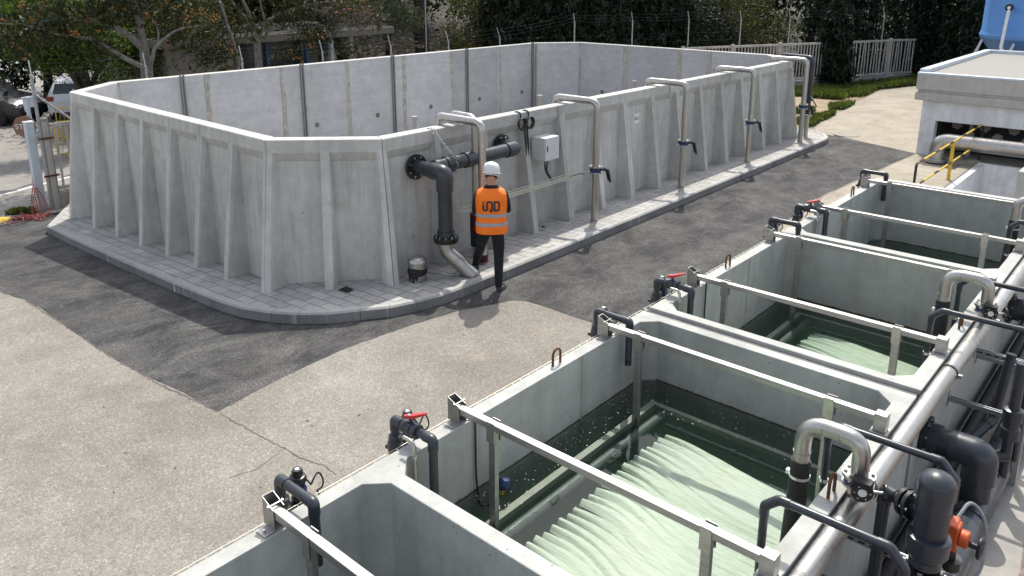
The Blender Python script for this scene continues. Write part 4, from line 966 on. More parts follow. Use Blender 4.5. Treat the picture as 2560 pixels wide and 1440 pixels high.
rag('black_scrap', -8.12, 10.08, KH - .004, .05, M_rubber, 'small black scrap on the pavement below the control cabinet', 'scrap', 6)
o = MB().lathe([(.035, 0), (.037, .01), (.037, .13), (.014, .19), (.013, .24), (.016, .245), (.0, .25)], (-8.2, 20.0, KH - .005), (0, 0, 1), 16).build('bottle', M_green); tag(o, 'greenish bottle standing on the pavement near the far end of the wall', 'bottle')
# a few lifting pins left in the wall faces
pins = [(-9.0, 6.36, 1.1), (-8.42, 12.1, .75), (-8.42, 16.1, .7), (-8.42, 18.1, .8)]

# ------------------------------------------------------------------ the worker
def man():
    O = Vector((-7.02, 7.74, 0)); f = Vector((-.67, .742, 0)); rt = Vector((f.y, -f.x, 0))
    W = lambda p: O + rt * p[0] + f * p[1] + Vector((0, 0, p[2]))
    root = thing('person', 'worker in an orange vest and white helmet seen from behind, one foot on the pavement', 'person', tuple(O))
    J = {}; V = []; E = []; RAD = []
    def j(n, p, r, par=None):
        J[n] = len(V); V.append(W(p)); RAD.append(r if hasattr(r, '__len__') else (r, r))
        if par is not None: E.append((J[par], J[n]))
    px = -.10
    j('pelvis', (px, .06, .93), (.165, .125)); j('waist', (px, .055, 1.06), (.155, .115), 'pelvis'); j('chest', (px, .04, 1.27), (.185, .125), 'waist'); j('upper', (px, .03, 1.40), (.15, .105), 'chest')
    j('neck', (px, .045, 1.52), .056, 'upper'); j('head0', (px + .005, .06, 1.60), (.072, .082), 'neck'); j('head1', (px + .005, .055, 1.69), (.076, .092), 'head0'); j('head2', (px + .005, .05, 1.755), (.055, .065), 'head1')
    for s, n in ((1, 'r'), (-1, 'l')):
        hip = (px + .095 * s, .06, .88); j('hip' + n, hip, .1, 'pelvis')
        if s == 1: kn, an, he, to = (px + .10, .09, .48), (-.005, .0, .09), (-.005, -.03, .05), (.07, .15, .035)
        else: kn, an, he, to = (px - .14, .34, .60), (-.335, .50, .25), (-.335, .47, .20), (-.36, .66, .185)
        j('th' + n, tuple(hip[i] * .55 + kn[i] * .45 for i in range(3)), .096, 'hip' + n); j('kn' + n, kn, .075, 'th' + n)
        j('ca' + n, tuple(kn[i] * .6 + an[i] * .4 for i in range(3)), .070, 'kn' + n); j('an' + n, an, .058, 'ca' + n); j('he' + n, he, .042, 'an' + n); j('to' + n, to, .038, 'he' + n)
        j('sh' + n, (px + .185 * s, .03, 1.415), .07, 'upper'); j('el' + n, (px + .235 * s, .07, 1.15), .047, 'sh' + n)
        wr = (px + .12 * s, .30, 1.19) if s == 1 else (px + .09 * s, .29, 1.10); j('wr' + n, wr, .031, 'el' + n)
        pa = (px + .05 * s, .345, 1.22) if s == 1 else (px + .02 * s, .34, 1.14); j('pa' + n, pa, (.036, .022), 'wr' + n)
    roots = [J['pelvis']]
    for s, n in ((1, 'r'), (-1, 'l')):
        pw = Vector(V[J['pa' + n]]); ww = Vector(V[J['wr' + n]]); d = (pw - ww).normalized(); side_ = Vector((0, 0, 1)); up = d.cross(side_).normalized() * s
        for q, ln in enumerate((.072, .08, .075, .06)):
            b = pw + side_ * (.024 - .016 * q); roots.append(len(V))
            for t, bend in ((0, 0), (.45, .25), (.8, .75), (1., 1.1)):
                V.append(b + d * ln * (t - .12 * bend) + up * ln * .3 * bend); RAD.append((.0088, .0088))
                if t: E.append((len(V) - 2, len(V) - 1))
        b = ww.lerp(pw, .45) + side_ * .022; roots.append(len(V))
        for t in (0, .5, 1): V.append(b + side_ * .045 * t + d * .03 * t + up * .012 * t); RAD.append((.0098, .0098)); E.append((len(V) - 2, len(V) - 1)) if t else None
    me = bpy.data.meshes.new('body'); me.from_pydata([tuple(v) for v in V], E, []); o = bpy.data.objects.new('body_base', me); COL.objects.link(o)
    sk = o.modifiers.new('skin', 'SKIN'); sk.use_smooth_shade = True; sk.branch_smoothing = .4; ss = o.modifiers.new('sub', 'SUBSURF'); ss.levels = ss.render_levels = 2
    for i, d in enumerate(me.skin_vertices[0].data): d.radius = RAD[i]; d.use_root = i in roots
    dg = bpy.context.evaluated_depsgraph_get(); nm = bpy.data.meshes.new_from_object(o.evaluated_get(dg)); bpy.data.objects.remove(o)
    nm.materials.clear(); nm.materials.append(M_black_cloth); nm.materials.append(M_skin)
    inv = lambda p: (rt.dot(p - O), f.dot(p - O), p.z)
    for p in nm.polygons:
        c = inv(p.center); p.use_smooth = True
        if c[2] > 1.545 or (c[1] > .275 and 1.0 < c[2] < 1.35): p.material_index = 1
    b = bpy.data.objects.new('body', nm); COL.objects.link(b); attach(b, root)
    # vest: shell lofted round the torso; angle 0 = right, 90 = front
    def ring(z, ax, ay, cy, n=48, e=2.6):
        out = []
        for k in range(n):
            a = 2 * math.pi * k / n; c, s = math.cos(a), math.sin(a)
            out.append((px + ax * math.copysign(abs(c) ** (2 / e), c), cy + ay * math.copysign(abs(s) ** (2 / e), s), z))
        return out
    lev = [(.865, .208, .150, .06), (.92, .212, .156, .06), (1.0, .208, .15, .058), (1.08, .203, .143, .055), (1.18, .206, .143, .048), (1.28, .213, .146, .04), (1.36, .214, .142, .035), (1.43, .205, .125, .035), (1.475, .165, .10, .04), (1.505, .10, .078, .045)]
    def at(z):
        for a, c in zip(lev, lev[1:]):
            if a[0] <= z <= c[0]: t = (z - a[0]) / (c[0] - a[0]); return [a[i] + (c[i] - a[i]) * t for i in range(4)]
        return list(lev[-1])
    def loft(zs, off, name, m, parent, wob=0):
        mb = MB(); vs = []; n = 48
        for z in zs:
            q = at(z); w = wob * (1.5 - z)
            for k, p in enumerate(ring(z, q[1] + off, q[2] + off, q[3], n)): 
                d = .006 * wob * math.sin(k * .9 + z * 21) + .004 * wob * math.sin(k * 2.1 - z * 33)
                vs.append(W((p[0] * (1 + d), p[1] + d * .6, p[2])))
        fs = [(i * n + k, i * n + (k + 1) % n, (i + 1) * n + (k + 1) % n, (i + 1) * n + k) for i in range(len(zs) - 1) for k in range(n)]
        mb.add(vs, fs); return mb.build(name, m, parent, True, 60)
    vest = loft(list(np.linspace(.865, 1.505, 40)), .008, 'vest', M_vest, root, 1)
    for z in (1.135, 1.005): loft(list(np.linspace(z - .025, z + .025, 5)), .0135, 'reflective_band', M_band, vest)
    MB().tube([W((px + .072 * math.cos(a), .045 + .068 * math.sin(a), 1.515 + .012 * math.sin(a))) for a in np.linspace(0, 2 * math.pi, 25)], .016, 8).build('shirt_collar', M_black_cloth, root)
    # lettering on the back, set out on the vest's own curved surface
    def back(u, z):
        q = at(z); ax, ay = q[1] + .0165, q[2] + .0165; c = min(.95, abs(u) / ax) ** 1.3; return W((px + u, q[3] - ay * (1 - c ** 2) ** (1 / 2.6), z))
    L = MB()
    def stroke(pts, w=.017):
        P = [Vector((a, b, 0)) for a, b in pts]; rows = []
        for i, p in enumerate(P):
            t = (P[min(i + 1, len(P) - 1)] - P[max(0, i - 1)]).normalized(); nn = Vector((-t.y, t.x, 0)) * w / 2; rows.append((p + nn, p - nn))
        vs = [back(q.x, q.y) for r_ in rows for q in r_]; n = len(rows); vs += [v - f * .003 for v in vs]
        fs = []
        for i in range(n - 1): a = 2 * i; fs += [(a, a + 1, a + 3, a + 2), (2 * n + a, 2 * n + a + 2, 2 * n + a + 3, 2 * n + a + 1), (a, a + 2, 2 * n + a + 2, 2 * n + a), (a + 1, 2 * n + a + 1, 2 * n + a + 3, a + 3)]
        L.add(vs, fs)
    def dense(pts, n=5):
        out = []
        for a, b in zip(pts, pts[1:]): out += [(a[0] + (b[0] - a[0]) * i / n, a[1] + (b[1] - a[1]) * i / n) for i in range(n)]
        return out + [pts[-1]]
    def rnd(pts, r=.02): return dense([(p.x, p.y) for p in arc([(a, b, 0) for a, b in pts], r, 5)], 2)
    zb, zt = 1.215, 1.34; w_ = .024
    stroke(dense([(-.108, zt + .004), (-.108, zt - .02)]), w_)
    stroke(rnd([(-.108, zt - .036), (-.108, zb), (-.056, zb), (-.056, zt), (.012, zt), (.012, zb), (-.024, zb)], .028), w_); stroke(dense([(-.012, zb + .012), (.004, zb - .026)]), .02)
    stroke(rnd([(.046, zb), (.046, zt), (.108, zt), (.108, zb), (.046, zb)], .04), w_); stroke(dense([(.046, zb - .012), (.046, zt + .012)]), w_)
    L.build('lettering', M_blackpaint, vest, False)
    # helmet: turned a little to the right
    hf = (f * .93 + rt * .36).normalized(); hr = Vector((hf.y, -hf.x, 0)); HC = W((px + .005, .055, 1.70))
    HW = lambda x, y, z: HC + hr * x + hf * y + Vector((0, 0, z - .18 * y))
    n = 36; vs = []; prof = [(1.0, .0), (1.0, .02), (.985, .05), (.93, .085), (.80, .115), (.58, .135), (.30, .146), (.02, .149)]
    for rr, z in prof:
        for k in range(n):
            a = 2 * math.pi * k / n; rdg = .006 * max(0, math.cos(2 * (a - math.pi / 2))) ** 8 if rr < .95 else 0
            vs.append(HW(.112 * rr * math.cos(a), .135 * rr * math.sin(a), z + .012 + rdg))
    fs = [(i * n + k, i * n + (k + 1) % n, (i + 1) * n + (k + 1) % n, (i + 1) * n + k) for i in range(len(prof) - 1) for k in range(n)]
    hm = MB(); hm.add(vs, fs)
    br = []
    for lay in (0, 1):
        for k in range(n):
            a = 2 * math.pi * k / n; fr = max(0, math.sin(a)) ** 2; e = 0 if lay == 0 else .008 + .045 * fr; br.append(HW((.112 + e * .7) * math.cos(a), (.135 + e) * math.sin(a), .012 - (.008 * lay) - .006 * lay * fr))
    hm.add(br, [(k, (k + 1) % n, n + (k + 1) % n, n + k) for k in range(n)])
    h = hm.build('helmet', M_hat, root, True, 60)
    MB().tube([HW(.10 * math.cos(a), .108 * math.sin(a), -.022 - .012 * math.sin(a)) for a in np.linspace(math.pi * 1.05, math.pi * 1.95, 16)], .009, 6).build('helmet_strap', M_signwhite, h)
    hv = MB(); vs = []
    for i in range(8):
        z = -.075 + i * .016
        for k in range(20): a = math.pi * (.98 + 1.04 * k / 19); vs.append(HW(.086 * math.cos(a) * (1 - .10 * (i < 2)), .02 + .098 * math.sin(a) * (1 - .12 * (i < 2)), z))
    hv.add(vs, [(i * 20 + k, i * 20 + k + 1, (i + 1) * 20 + k + 1, (i + 1) * 20 + k) for i in range(7) for k in range(19)]); hv.build('hair', M_hair, root)
    fc = MB()
    fc.tube([HW(0, .095, -.03), HW(0, .122, -.055), HW(0, .1, -.062)], [.010, .016, .010], 8)
    for s in (-1, 1): fc.tube([HW(s * .088, .0, -.02), HW(s * .092, -.006, -.045), HW(s * .085, .004, -.075)], [.010, .016, .008], 8)
    fc.build('nose_and_ears', M_skin, root)
    ey = MB()
    for s in (-1, 1):
        ey.tube([HW(s * .03, .098, -.025), HW(s * .03, .106, -.025)], .02, 12); ey.tube([HW(s * .05, .095, -.022), HW(s * .086, .0, -.02)], .003, 5)
    ey.tube([HW(-.012, .105, -.022), HW(.012, .105, -.022)], .003, 5); ey.build('glasses', M_black, root)
    MB().tube([HW(-.022, .092, -.088), HW(0, .1, -.09), HW(.022, .092, -.088)], .004, 6).build('mouth', M_redhose, root)
    for hx, hy, hz, tx, ty in ((-.005, -.055, 0, .085, .19), (-.33, .445, KH, -.36, .70)):
        a = Vector((hx, hy)); c = Vector((tx, ty)); d = (c - a).normalized(); sd = Vector((d.y, -d.x)); mb = MB(); vs = []; S = 9
        for i in range(S):
            t = i / (S - 1); p = a.lerp(c, t); w = .036 + .014 * math.sin(t * 2.6 + .2) - .02 * max(0, t - .85) / .15; hh = .075 - .035 * min(1, max(0, (t - .3) / .5)) - .012 * max(0, t - .85) / .15
            for u, v in ((-1, 0), (-1.02, .3), (-.8, .85), (0, 1), (.8, .85), (1.02, .3), (1, 0)): q = p + sd * u * w; vs.append(W((q.x, q.y, hz + .004 + v * hh)))
        fs = [(i * 7 + k, i * 7 + k + 1, (i + 1) * 7 + k + 1, (i + 1) * 7 + k) for i in range(S - 1) for k in range(6)] + [tuple(range(7)), tuple((S - 1) * 7 + k for k in range(7))[::-1]]
        mb.add(vs, fs); mb.build('shoe', M_shoe, root, True, 50)
man()
# ------------------------------------------------------------------ pump house, pit, railing, steel pipe, blue tank
ph = thing('pump_house', 'low white pump house with a grey flat roof and a dark opening', 'building', (-2, 24.5, 0))
mb = MB(); bx0, by0, by1, bx1 = -5.2, 21.3, 28.3, 3.5
mb.box(bx0, -4.86, by0, by0 + .25, -.1, 1.36); mb.box(-4.859, bx1, by0, by0 + .25, .87, 1.36); mb.box(bx0, bx0 + .25, by0 + .251, by1, -.1, 1.36); mb.box(bx0 + .251, bx1, by1 - .25, by1, -.1, 1.36); mb.box(bx1 - .25, bx1, by0 + .251, by1 - .251, -.1, 1.36)
mb.build('wall', M_white, ph, False)
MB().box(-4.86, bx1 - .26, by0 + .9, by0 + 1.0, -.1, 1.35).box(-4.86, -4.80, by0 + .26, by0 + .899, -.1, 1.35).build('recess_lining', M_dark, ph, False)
k = MB()
for i in range(5):
    for j in range(3): x = -4.55 + i * .62 + (j % 2) * .3; k.tube([(x, by0 + .85, .2 + .25 * j), (x, by0 + .899, .2 + .25 * j)], .13, 6)
k.box(-4.2, -4.12, by0 + .5, by0 + .58, -.1, .87); k.build('rack', M_oldconc, ph)
rf = MB(); rf.box(bx0 - .16, bx1, by0 - .16, by1 + .1, 1.362, 1.55).box(bx0 - .12, bx1, by0 - .12, by1 + .1, 1.551, 1.62).box(bx0 - .16, bx1, by0 - .16, by1 + .1, 1.621, 1.98).build('fascia', M_fascia, ph, False, bevel=.008)
rr = MB(); rr.box(bx0 - .165, bx1, by0 - .165, by0 + .02, 1.981, 2.03); rr.box(bx0 - .165, bx0 + .02, by0 + .021, by1 + .1, 1.981, 2.10); rr.box(bx0 + .021, bx1, by1 - .1, by1 + .1, 1.981, 2.10); rr.build('parapet_cap', M_whitepaint, ph, False, bevel=.006)
MB().box(bx0 + .03, bx1, by0 + .03, by1 - .11, 1.982, 2.0).build('roof', M_roof, ph, False)
sp = thing('steel_main', 'large steel pipe with an elbow in front of the pump house opening', 'pipe', (-4.55, 20.4, 0))
MB().tube(arc([(-4.55, 20.5, .08), (-4.55, 20.5, .55), (-.5, 20.5, .55)], .42, 12), .172, 30).build('pipe', M_steel, sp)
flange((-4.55, 20.5, .06), (0, 0, 1), .25, .035, sp, M_steel, 12, 'lower_flange', M_galv, .015); flange((-4.55, 20.5, .10), (0, 0, 1), .25, .03, sp, M_galv, 0, 'upper_flange')
MB().tube([(-4.08, 20.5, .55), (-4.06, 20.5, .55)], .175, 30).tube([(-3.2, 20.5, .55), (-3.18, 20.5, .55)], .175, 30).build('weld_seam', M_beam, sp)
pit = thing('pit', 'white walled open pit behind the tank row', 'pit', (-2.6, 17, 0))
mb = MB(); mb.box(-3.739, -3.6, 13.6, 20.999, -1.6, .05); mb.box(-3.599, -1.501, 20.86, 20.999, -1.6, .05); mb.box(-1.64, -1.501, 13.6, 20.859, -1.6, .05); mb.box(-3.599, -1.641, 13.6, 13.74, -1.6, .05); mb.build('wall', M_white, pit, False, bevel=.01)
MB().box(-3.6, -1.64, 13.74, 20.86, -1.7, -1.6).build('floor', M_oldconc, pit, False)
MB().box(-3.98, -3.742, 13.3, 21.2, -.05, .055).build('coping', M_slab, pit, False, bevel=.01)
o = MB().box(-2.02, -1.72, 14.5, 14.9, -1.0, 1.3).build('concrete_post', M_tank, None, False, bevel=.01); tag(o, 'pale concrete post beyond the last tank at the right edge', 'post')
rl = thing('railing', 'yellow and black striped safety railing beside the pit', 'railing', (-3.85, 18.7, 0))
def striped(a, b, r, parent, name, period=.34):
    a, b = Vector(a), Vector(b); L = (b - a).length; n = max(1, round(L / period)); p = MB().tube([a, b], r, 14).build(name, M_yellow, parent); k = MB()
    for i in range(n): t0 = (i + .1) / n; t1 = (i + .38) / n; k.tube([a.lerp(b, t0), a.lerp(b, t1)], r + .0015, 14)
    k.build('black_stripe', M_blackpaint, p)
striped((-3.85, 15.98, .89), (-3.85, 21.5, .89), .02, rl, 'top_rail', 1.1); striped((-3.85, 16.2, .43), (-3.85, 20.4, .43), .02, rl, 'mid_rail', 1.1)
MB().tube(arc([(-3.85, 16.05, .89), (-3.85, 15.93, .88), (-3.85, 15.93, .0)], .06), .024, 12).build('end_post', M_blackpaint, rl)
MB().box(-3.88, -3.82, 18.64, 18.70, .04, .87).build('middle_post', M_yellow, rl, False); MB().tube([(-3.85, 21.5, .89), (-3.85, 21.5, .0)], .024, 12).build('far_post', M_blackpaint, rl)
bt = thing('blue_tank', 'tall blue plastic tank with a white pipe, behind the pump house', 'tank', (-3.9, 32.5, 0))
MB().lathe([(2.0, 2.25), (2.03, 2.35), (1.98, 2.5), (1.96, 8.5), (1.3, 9.3), (0, 9.6)], (-4.35, 32.5, 0), (0, 0, 1), 48).build('shell', M_bluetank, bt)
MB().lathe([(.4, .9), (1.62, 1.75), (2.0, 2.25)], (-4.35, 32.5, 0), (0, 0, 1), 48).build('cone', M_bluedark, bt)
for a in (3.5, 4.4, 5.3, .3, 1.2, 2.2):
    x, y = -4.35 + 1.85 * math.cos(a), 32.5 + 1.85 * math.sin(a); MB().bar((x, y, 0), (x, y, 2.5), .13, .2).bar((x - .3, y, 1.5), (x, y, 2.4), .08, .08).build('leg', M_whitepaint, bt, False)
MB().tube(arc([(-5.25, 30.55, 3.3), (-5.25, 30.4, 3.2), (-5.3, 30.35, 2.0), (-5.22, 30.35, 1.9), (-5.22, 30.35, 0)], .08), .05, 14).tube([(-5.25, 30.68, 3.3), (-5.25, 30.35, 3.3)], .05, 12).build('drain_pipe', M_signwhite, bt)
MB().tube([(-5.25, 30.40, 3.3), (-5.25, 30.5, 3.3)], .12, 16).build('outlet_collar', M_black, bt); MB().tube([(-5.1, 30.6, 3.7), (-5.08, 30.6, 6)], .02, 8).build('level_tube', M_cab, bt)
o = MB().lathe([(.34, 0), (.34, .012), (.30, .014), (0, .016)], (-7.35, 22.6, .005), (0, 0, 1), 28).build('manhole_cover', M_oldconc, None); tag(o, 'round pale manhole cover near the far kerb', 'manhole cover')

# ------------------------------------------------------------------ picket fence and wire fence along the back
D = Vector((.45, .893, 0)).normalized()
def picket_run(p0, p1, z0, h, label, sp=.155, tilt=0, wall=.18, posts=2.3):
    p0, p1 = Vector(p0), Vector(p1); d = (p1 - p0); L = d.length; d = d / L
    rt = thing('picket_fence', label, 'fence', (p0.x, p0.y, z0)); A = Vector((0, 0, 1))
    if wall: MB().bar(p0 + A * (z0 + wall / 2 - .1), p1 + A * (z0 + wall / 2 - .1), .2, wall + .2).build('base_wall', M_oldconc, rt, False, bevel=.01)
    MB().bar(p0 + A * (z0 + h - .05), p1 + A * (z0 + h - .05), .06, .08).build('top_rail', M_pick, rt, False); MB().bar(p0 + A * (z0 + wall + .08), p1 + A * (z0 + wall + .08), .06, .08).build('bottom_rail', M_pick, rt, False)
    n = int(L / sp)
    for i in range(n + 1):
        q = p0 + d * (i * sp); s = tilt * math.sin(i * 1.7); MB().bar(q + A * (z0 + wall + .12), q + A * (z0 + h - .09) + d * s, .034, .04, tuple(d)).build('picket', M_pick, rt, False)
    for i in range(int(L / posts) + 1):
        q = p0 + d * (i * posts) + Vector((d.y, -d.x, 0)) * .06; MB().bar(q + A * (z0 - .05), q + A * (z0 + h + .05), .11, .12, tuple(d)).build('post', M_pick, rt, False, bevel=.008)
    return rt
M_pick = concrete('picket_concrete', (.48, .455, .42), .15, False, .15, (.22, .2, .17), .06)
picket_run((-15.3, 27.3, 0), (-12.2, 33.4, 0), -.05, 1.72, 'pale concrete picket fence behind the far end of the basin')
picket_run((-11.6, 34.6, 0), (-9.9, 38.0, 0), -.05, 1.72, 'pale leaning picket fence half hidden by the dark hedge', .17, .05)
picket_run((-18.6, 6.0, 0), (-18.6, 7.7, 0), gz(-18.6), 1.86, 'old concrete picket fence between the white pillar and the basin', .23, .02, .34, 9)
M_darkwire = simple('wire_dark', (.10, .11, .11), .6, .3)
wf = thing('wire_fence', 'steel post fence with barbed wire running behind the basin', 'fence', (-18.5, 14, gz(-18.5)))
posts = [(-18.5, 5.9), (-18.5, 8.3), (-18.5, 10.75), (-18.5, 13.2), (-18.5, 15.65), (-18.5, 18.05), (-18.5, 20.5), (-17.36, 23.22), (-16.29, 25.34), (-15.19, 27.53), (-14.11, 29.67), (-13.03, 31.8), (-10.79, 36.26)]
tops = []
for i, (x, y) in enumerate(posts):
    z = gz(x); h = 2.25 if i < 7 else 2.68; o = MB().tube([(x, y, z), (x, y, h)], .033 if i == 0 else .026, 12).tube([(x, y, h), (x - .01, y, h + .015)], .036, 12).build('post', M_galvwire, wf)
    ax = .18 if i < 7 else .1; MB().tube([(x, y, h), (x - ax, y + .05, h + .33)], .014, 8).build('arm', M_galvwire, o); tops.append((x, y, h, ax))
MB().tube([(-18.5, 5.9, 1.9), (-18.5, 7.75, gz(-18.5) + .75)], .024, 10).build('brace', M_galv, wf)
w = MB()
for k in range(3):
    t = (k + .5) / 3
    for a, b in zip(tops, tops[1:]):
        pa = Vector((a[0] - a[3] * t, a[1], a[2] + .33 * t)); pb = Vector((b[0] - b[3] * t, b[1], b[2] + .33 * t)); w.tube([pa.lerp(pb, s) - Vector((0, 0, .05 * s * (1 - s) * 4)) for s in np.linspace(0, 1, 7)], .0025, 4, False)
for zz in (.0, .4, .9, 1.4, 1.9, 2.2):
    for a, b in zip(tops, tops[1:]): w.tube([(a[0], a[1], zz), (b[0], b[1], zz)], .0018, 4, False)
w.build('wire', M_darkwire, wf)
pl = thing('gate_pillar', 'white painted square gate pillar at the left end of the picket fence', 'pillar', (-18.62, 5.72, gz(-18.6)))
MB().box(-18.71, -18.54, 5.66, 5.82, gz(-18.6) - .1, 1.30).build('shaft', M_whitepaint, pl, False, bevel=.01); MB().box(-18.72, -18.53, 5.65, 5.83, 1.301, 1.325).build('cap', M_signwhite, pl, False)
k = MB(); k.box(-18.5, -18.46, 5.84, 6.14, .92, .96).box(-18.5, -18.46, 5.84, 6.14, .1, .14); k.build('hinge', M_rust, pl, False)
o = MB().box(-18.67, -18.51, 5.95, 6.10, gz(-18.6), 1.36).build('concrete_post', M_oldconc, None, False, bevel=.012); tag(o, 'weathered concrete post right beside the white gate pillar', 'post')
nt = thing('barrier_net', 'torn orange barrier net tied at the foot of the gate pillar', 'net', (-18.3, 5.6, gz(-18.3)))
k = MB(); rs = random.Random(8)
for i in range(16):
    a = rs.uniform(-.28, .2); k.tube([(-18.42 + rs.uniform(-.02, .02), 5.62 + a * .12, .05 + rs.uniform(-.15, .1)), (-18.36, 5.62 + a * .5, -.25), (-18.22 + rs.uniform(0, .1), 5.62 + a * .9, gz(-18.3) + .02)], .004, 4)
for i in range(9): z = -.52 + i * .055; s = .26 - i * .024; k.tube([(-18.3 - .012 * i, 5.6 - s, z), (-18.26 - .012 * i, 5.6, z - .01), (-18.3 - .012 * i, 5.6 + s * .8, z)], .005, 4)
k.build('hanging_part', M_net, nt)
k = MB()
for i in range(70):
    x, y = rs.gauss(-17.85, .16), rs.gauss(5.32, .16); a = rs.uniform(0, 6.28); l = rs.uniform(.08, .25); z = gz(x) + .02
    k.tube([(x, y, z + rs.uniform(0, .04)), (x + math.cos(a) * l * .5, y + math.sin(a) * l * .5, z + rs.uniform(.01, .10)), (x + math.cos(a + .5) * l, y + math.sin(a + .5) * l, z + rs.uniform(0, .04))], .008, 4)
k.build('heap', M_net, nt)
o = MB().tube([(x, y, gz(x) + .03 + (.15 if x > -17.7 and y > 5.35 else 0)) for x, y in ((-18.0, 4.95), (-17.95, 5.3), (-17.9, 5.65), (-17.75, 5.95), (-17.7, 6.2), (-17.8, 6.8))], .018, 8).build('black_hose', M_rubber); tag(o, 'black hose trailing from the orange net to the pavement edge', 'hose')
o = MB().lathe([(.3, 0), (.3, .01), (0, .012)], (-18.35, 4.75, gz(-18.35) + .006), (0, 0, 1), 24).build('drain_cover', M_yellow); tag(o, 'worn yellowish drain cover on the road at the left edge', 'drain cover')
sn = thing('stop_sign', 'white post carrying a faded brown STOP sign by the road', 'sign', (-21.9, 6.6, -.75))
MB().tube([(-21.9, 6.80, -.75), (-21.9, 6.80, 1.35)], .05, 14).build('post', M_whitepaint, sn)
MB().box(-22.02, -21.85, 6.78, 6.93, 1.15, 1.4).tube([(-21.9, 6.88, 1.38), (-21.75, 7.03, 1.42)], .04, 10).tube([(-21.95, 6.80, 1.05), (-21.95, 6.76, 1.4)], .06, 10).build('camera_head', M_whitepaint, sn)
n_ = Vector((.80, -.6, 0)).normalized(); u_ = Vector((n_.y * -1, n_.x, 0)); c_ = Vector((-21.96, 6.70, .68)) + n_ * .06
MB().lathe([(.27, -.008), (.28, -.006), (.28, .006), (.27, .008)], c_, n_, 8).build('plate', M_stop, sn, False)
m4 = Matrix((( -u_.x * -1, 0, n_.x, 0), (-u_.y * -1, 0, n_.y, 0), (0, 1, 0, 0), (0, 0, 0, 1))); text_mesh('lettering', 'STOP', .18, M_signwhite, sn, Matrix.Translation(c_ + n_ * .0095) @ m4)
def barrier(p, ang, label):
    rt = thing('crowd_barrier', label, 'barrier', p, 'yellow crowd barriers'); X = Vector((math.cos(ang), math.sin(ang), 0)); Q = lambda u, z: Vector(p) + X * u + Vector((0, 0, z))
    MB().tube(arc([Q(0, .12), Q(0, 1.05), Q(2.0, 1.05), Q(2.0, .12), Q(0, .12)], .12), .02, 8).build('frame', M_yellow, rt); k = MB()
    for i in range(1, 15): k.tube([Q(i * 2 / 15, .12), Q(i * 2 / 15, 1.05)], .008, 6)
    k.build('bars', M_yellow, rt); N = Vector((-X.y, X.x, 0)); k = MB()
    for u in (.25, 1.75): k.tube([Q(u, .12) - N * .25 - Vector((0, 0, .1)), Q(u, .12), Q(u, .12) + N * .25 - Vector((0, 0, .1))], .016, 6)
    k.build('feet', M_yellow, rt); MB().bar(Q(.5, .75) + N * .022, Q(1.4, .75) + N * .022, .01, .25).build('panel', M_red, rt, False)
barrier((-27.2, 9.2, -.75), R(35), 'yellow crowd barrier standing crosswise behind the other one, under the tree'); barrier((-24.4, 8.15, -.75), R(75), 'nearer yellow crowd barrier seen through the old picket fence')
o = MB().box(-22.4, -22.36, 8.05, 8.75, -.35, .55).build('notice_board', M_signwhite, None, False, bevel=.01); tag(o, 'pale board showing through the pickets of the old fence', 'board')

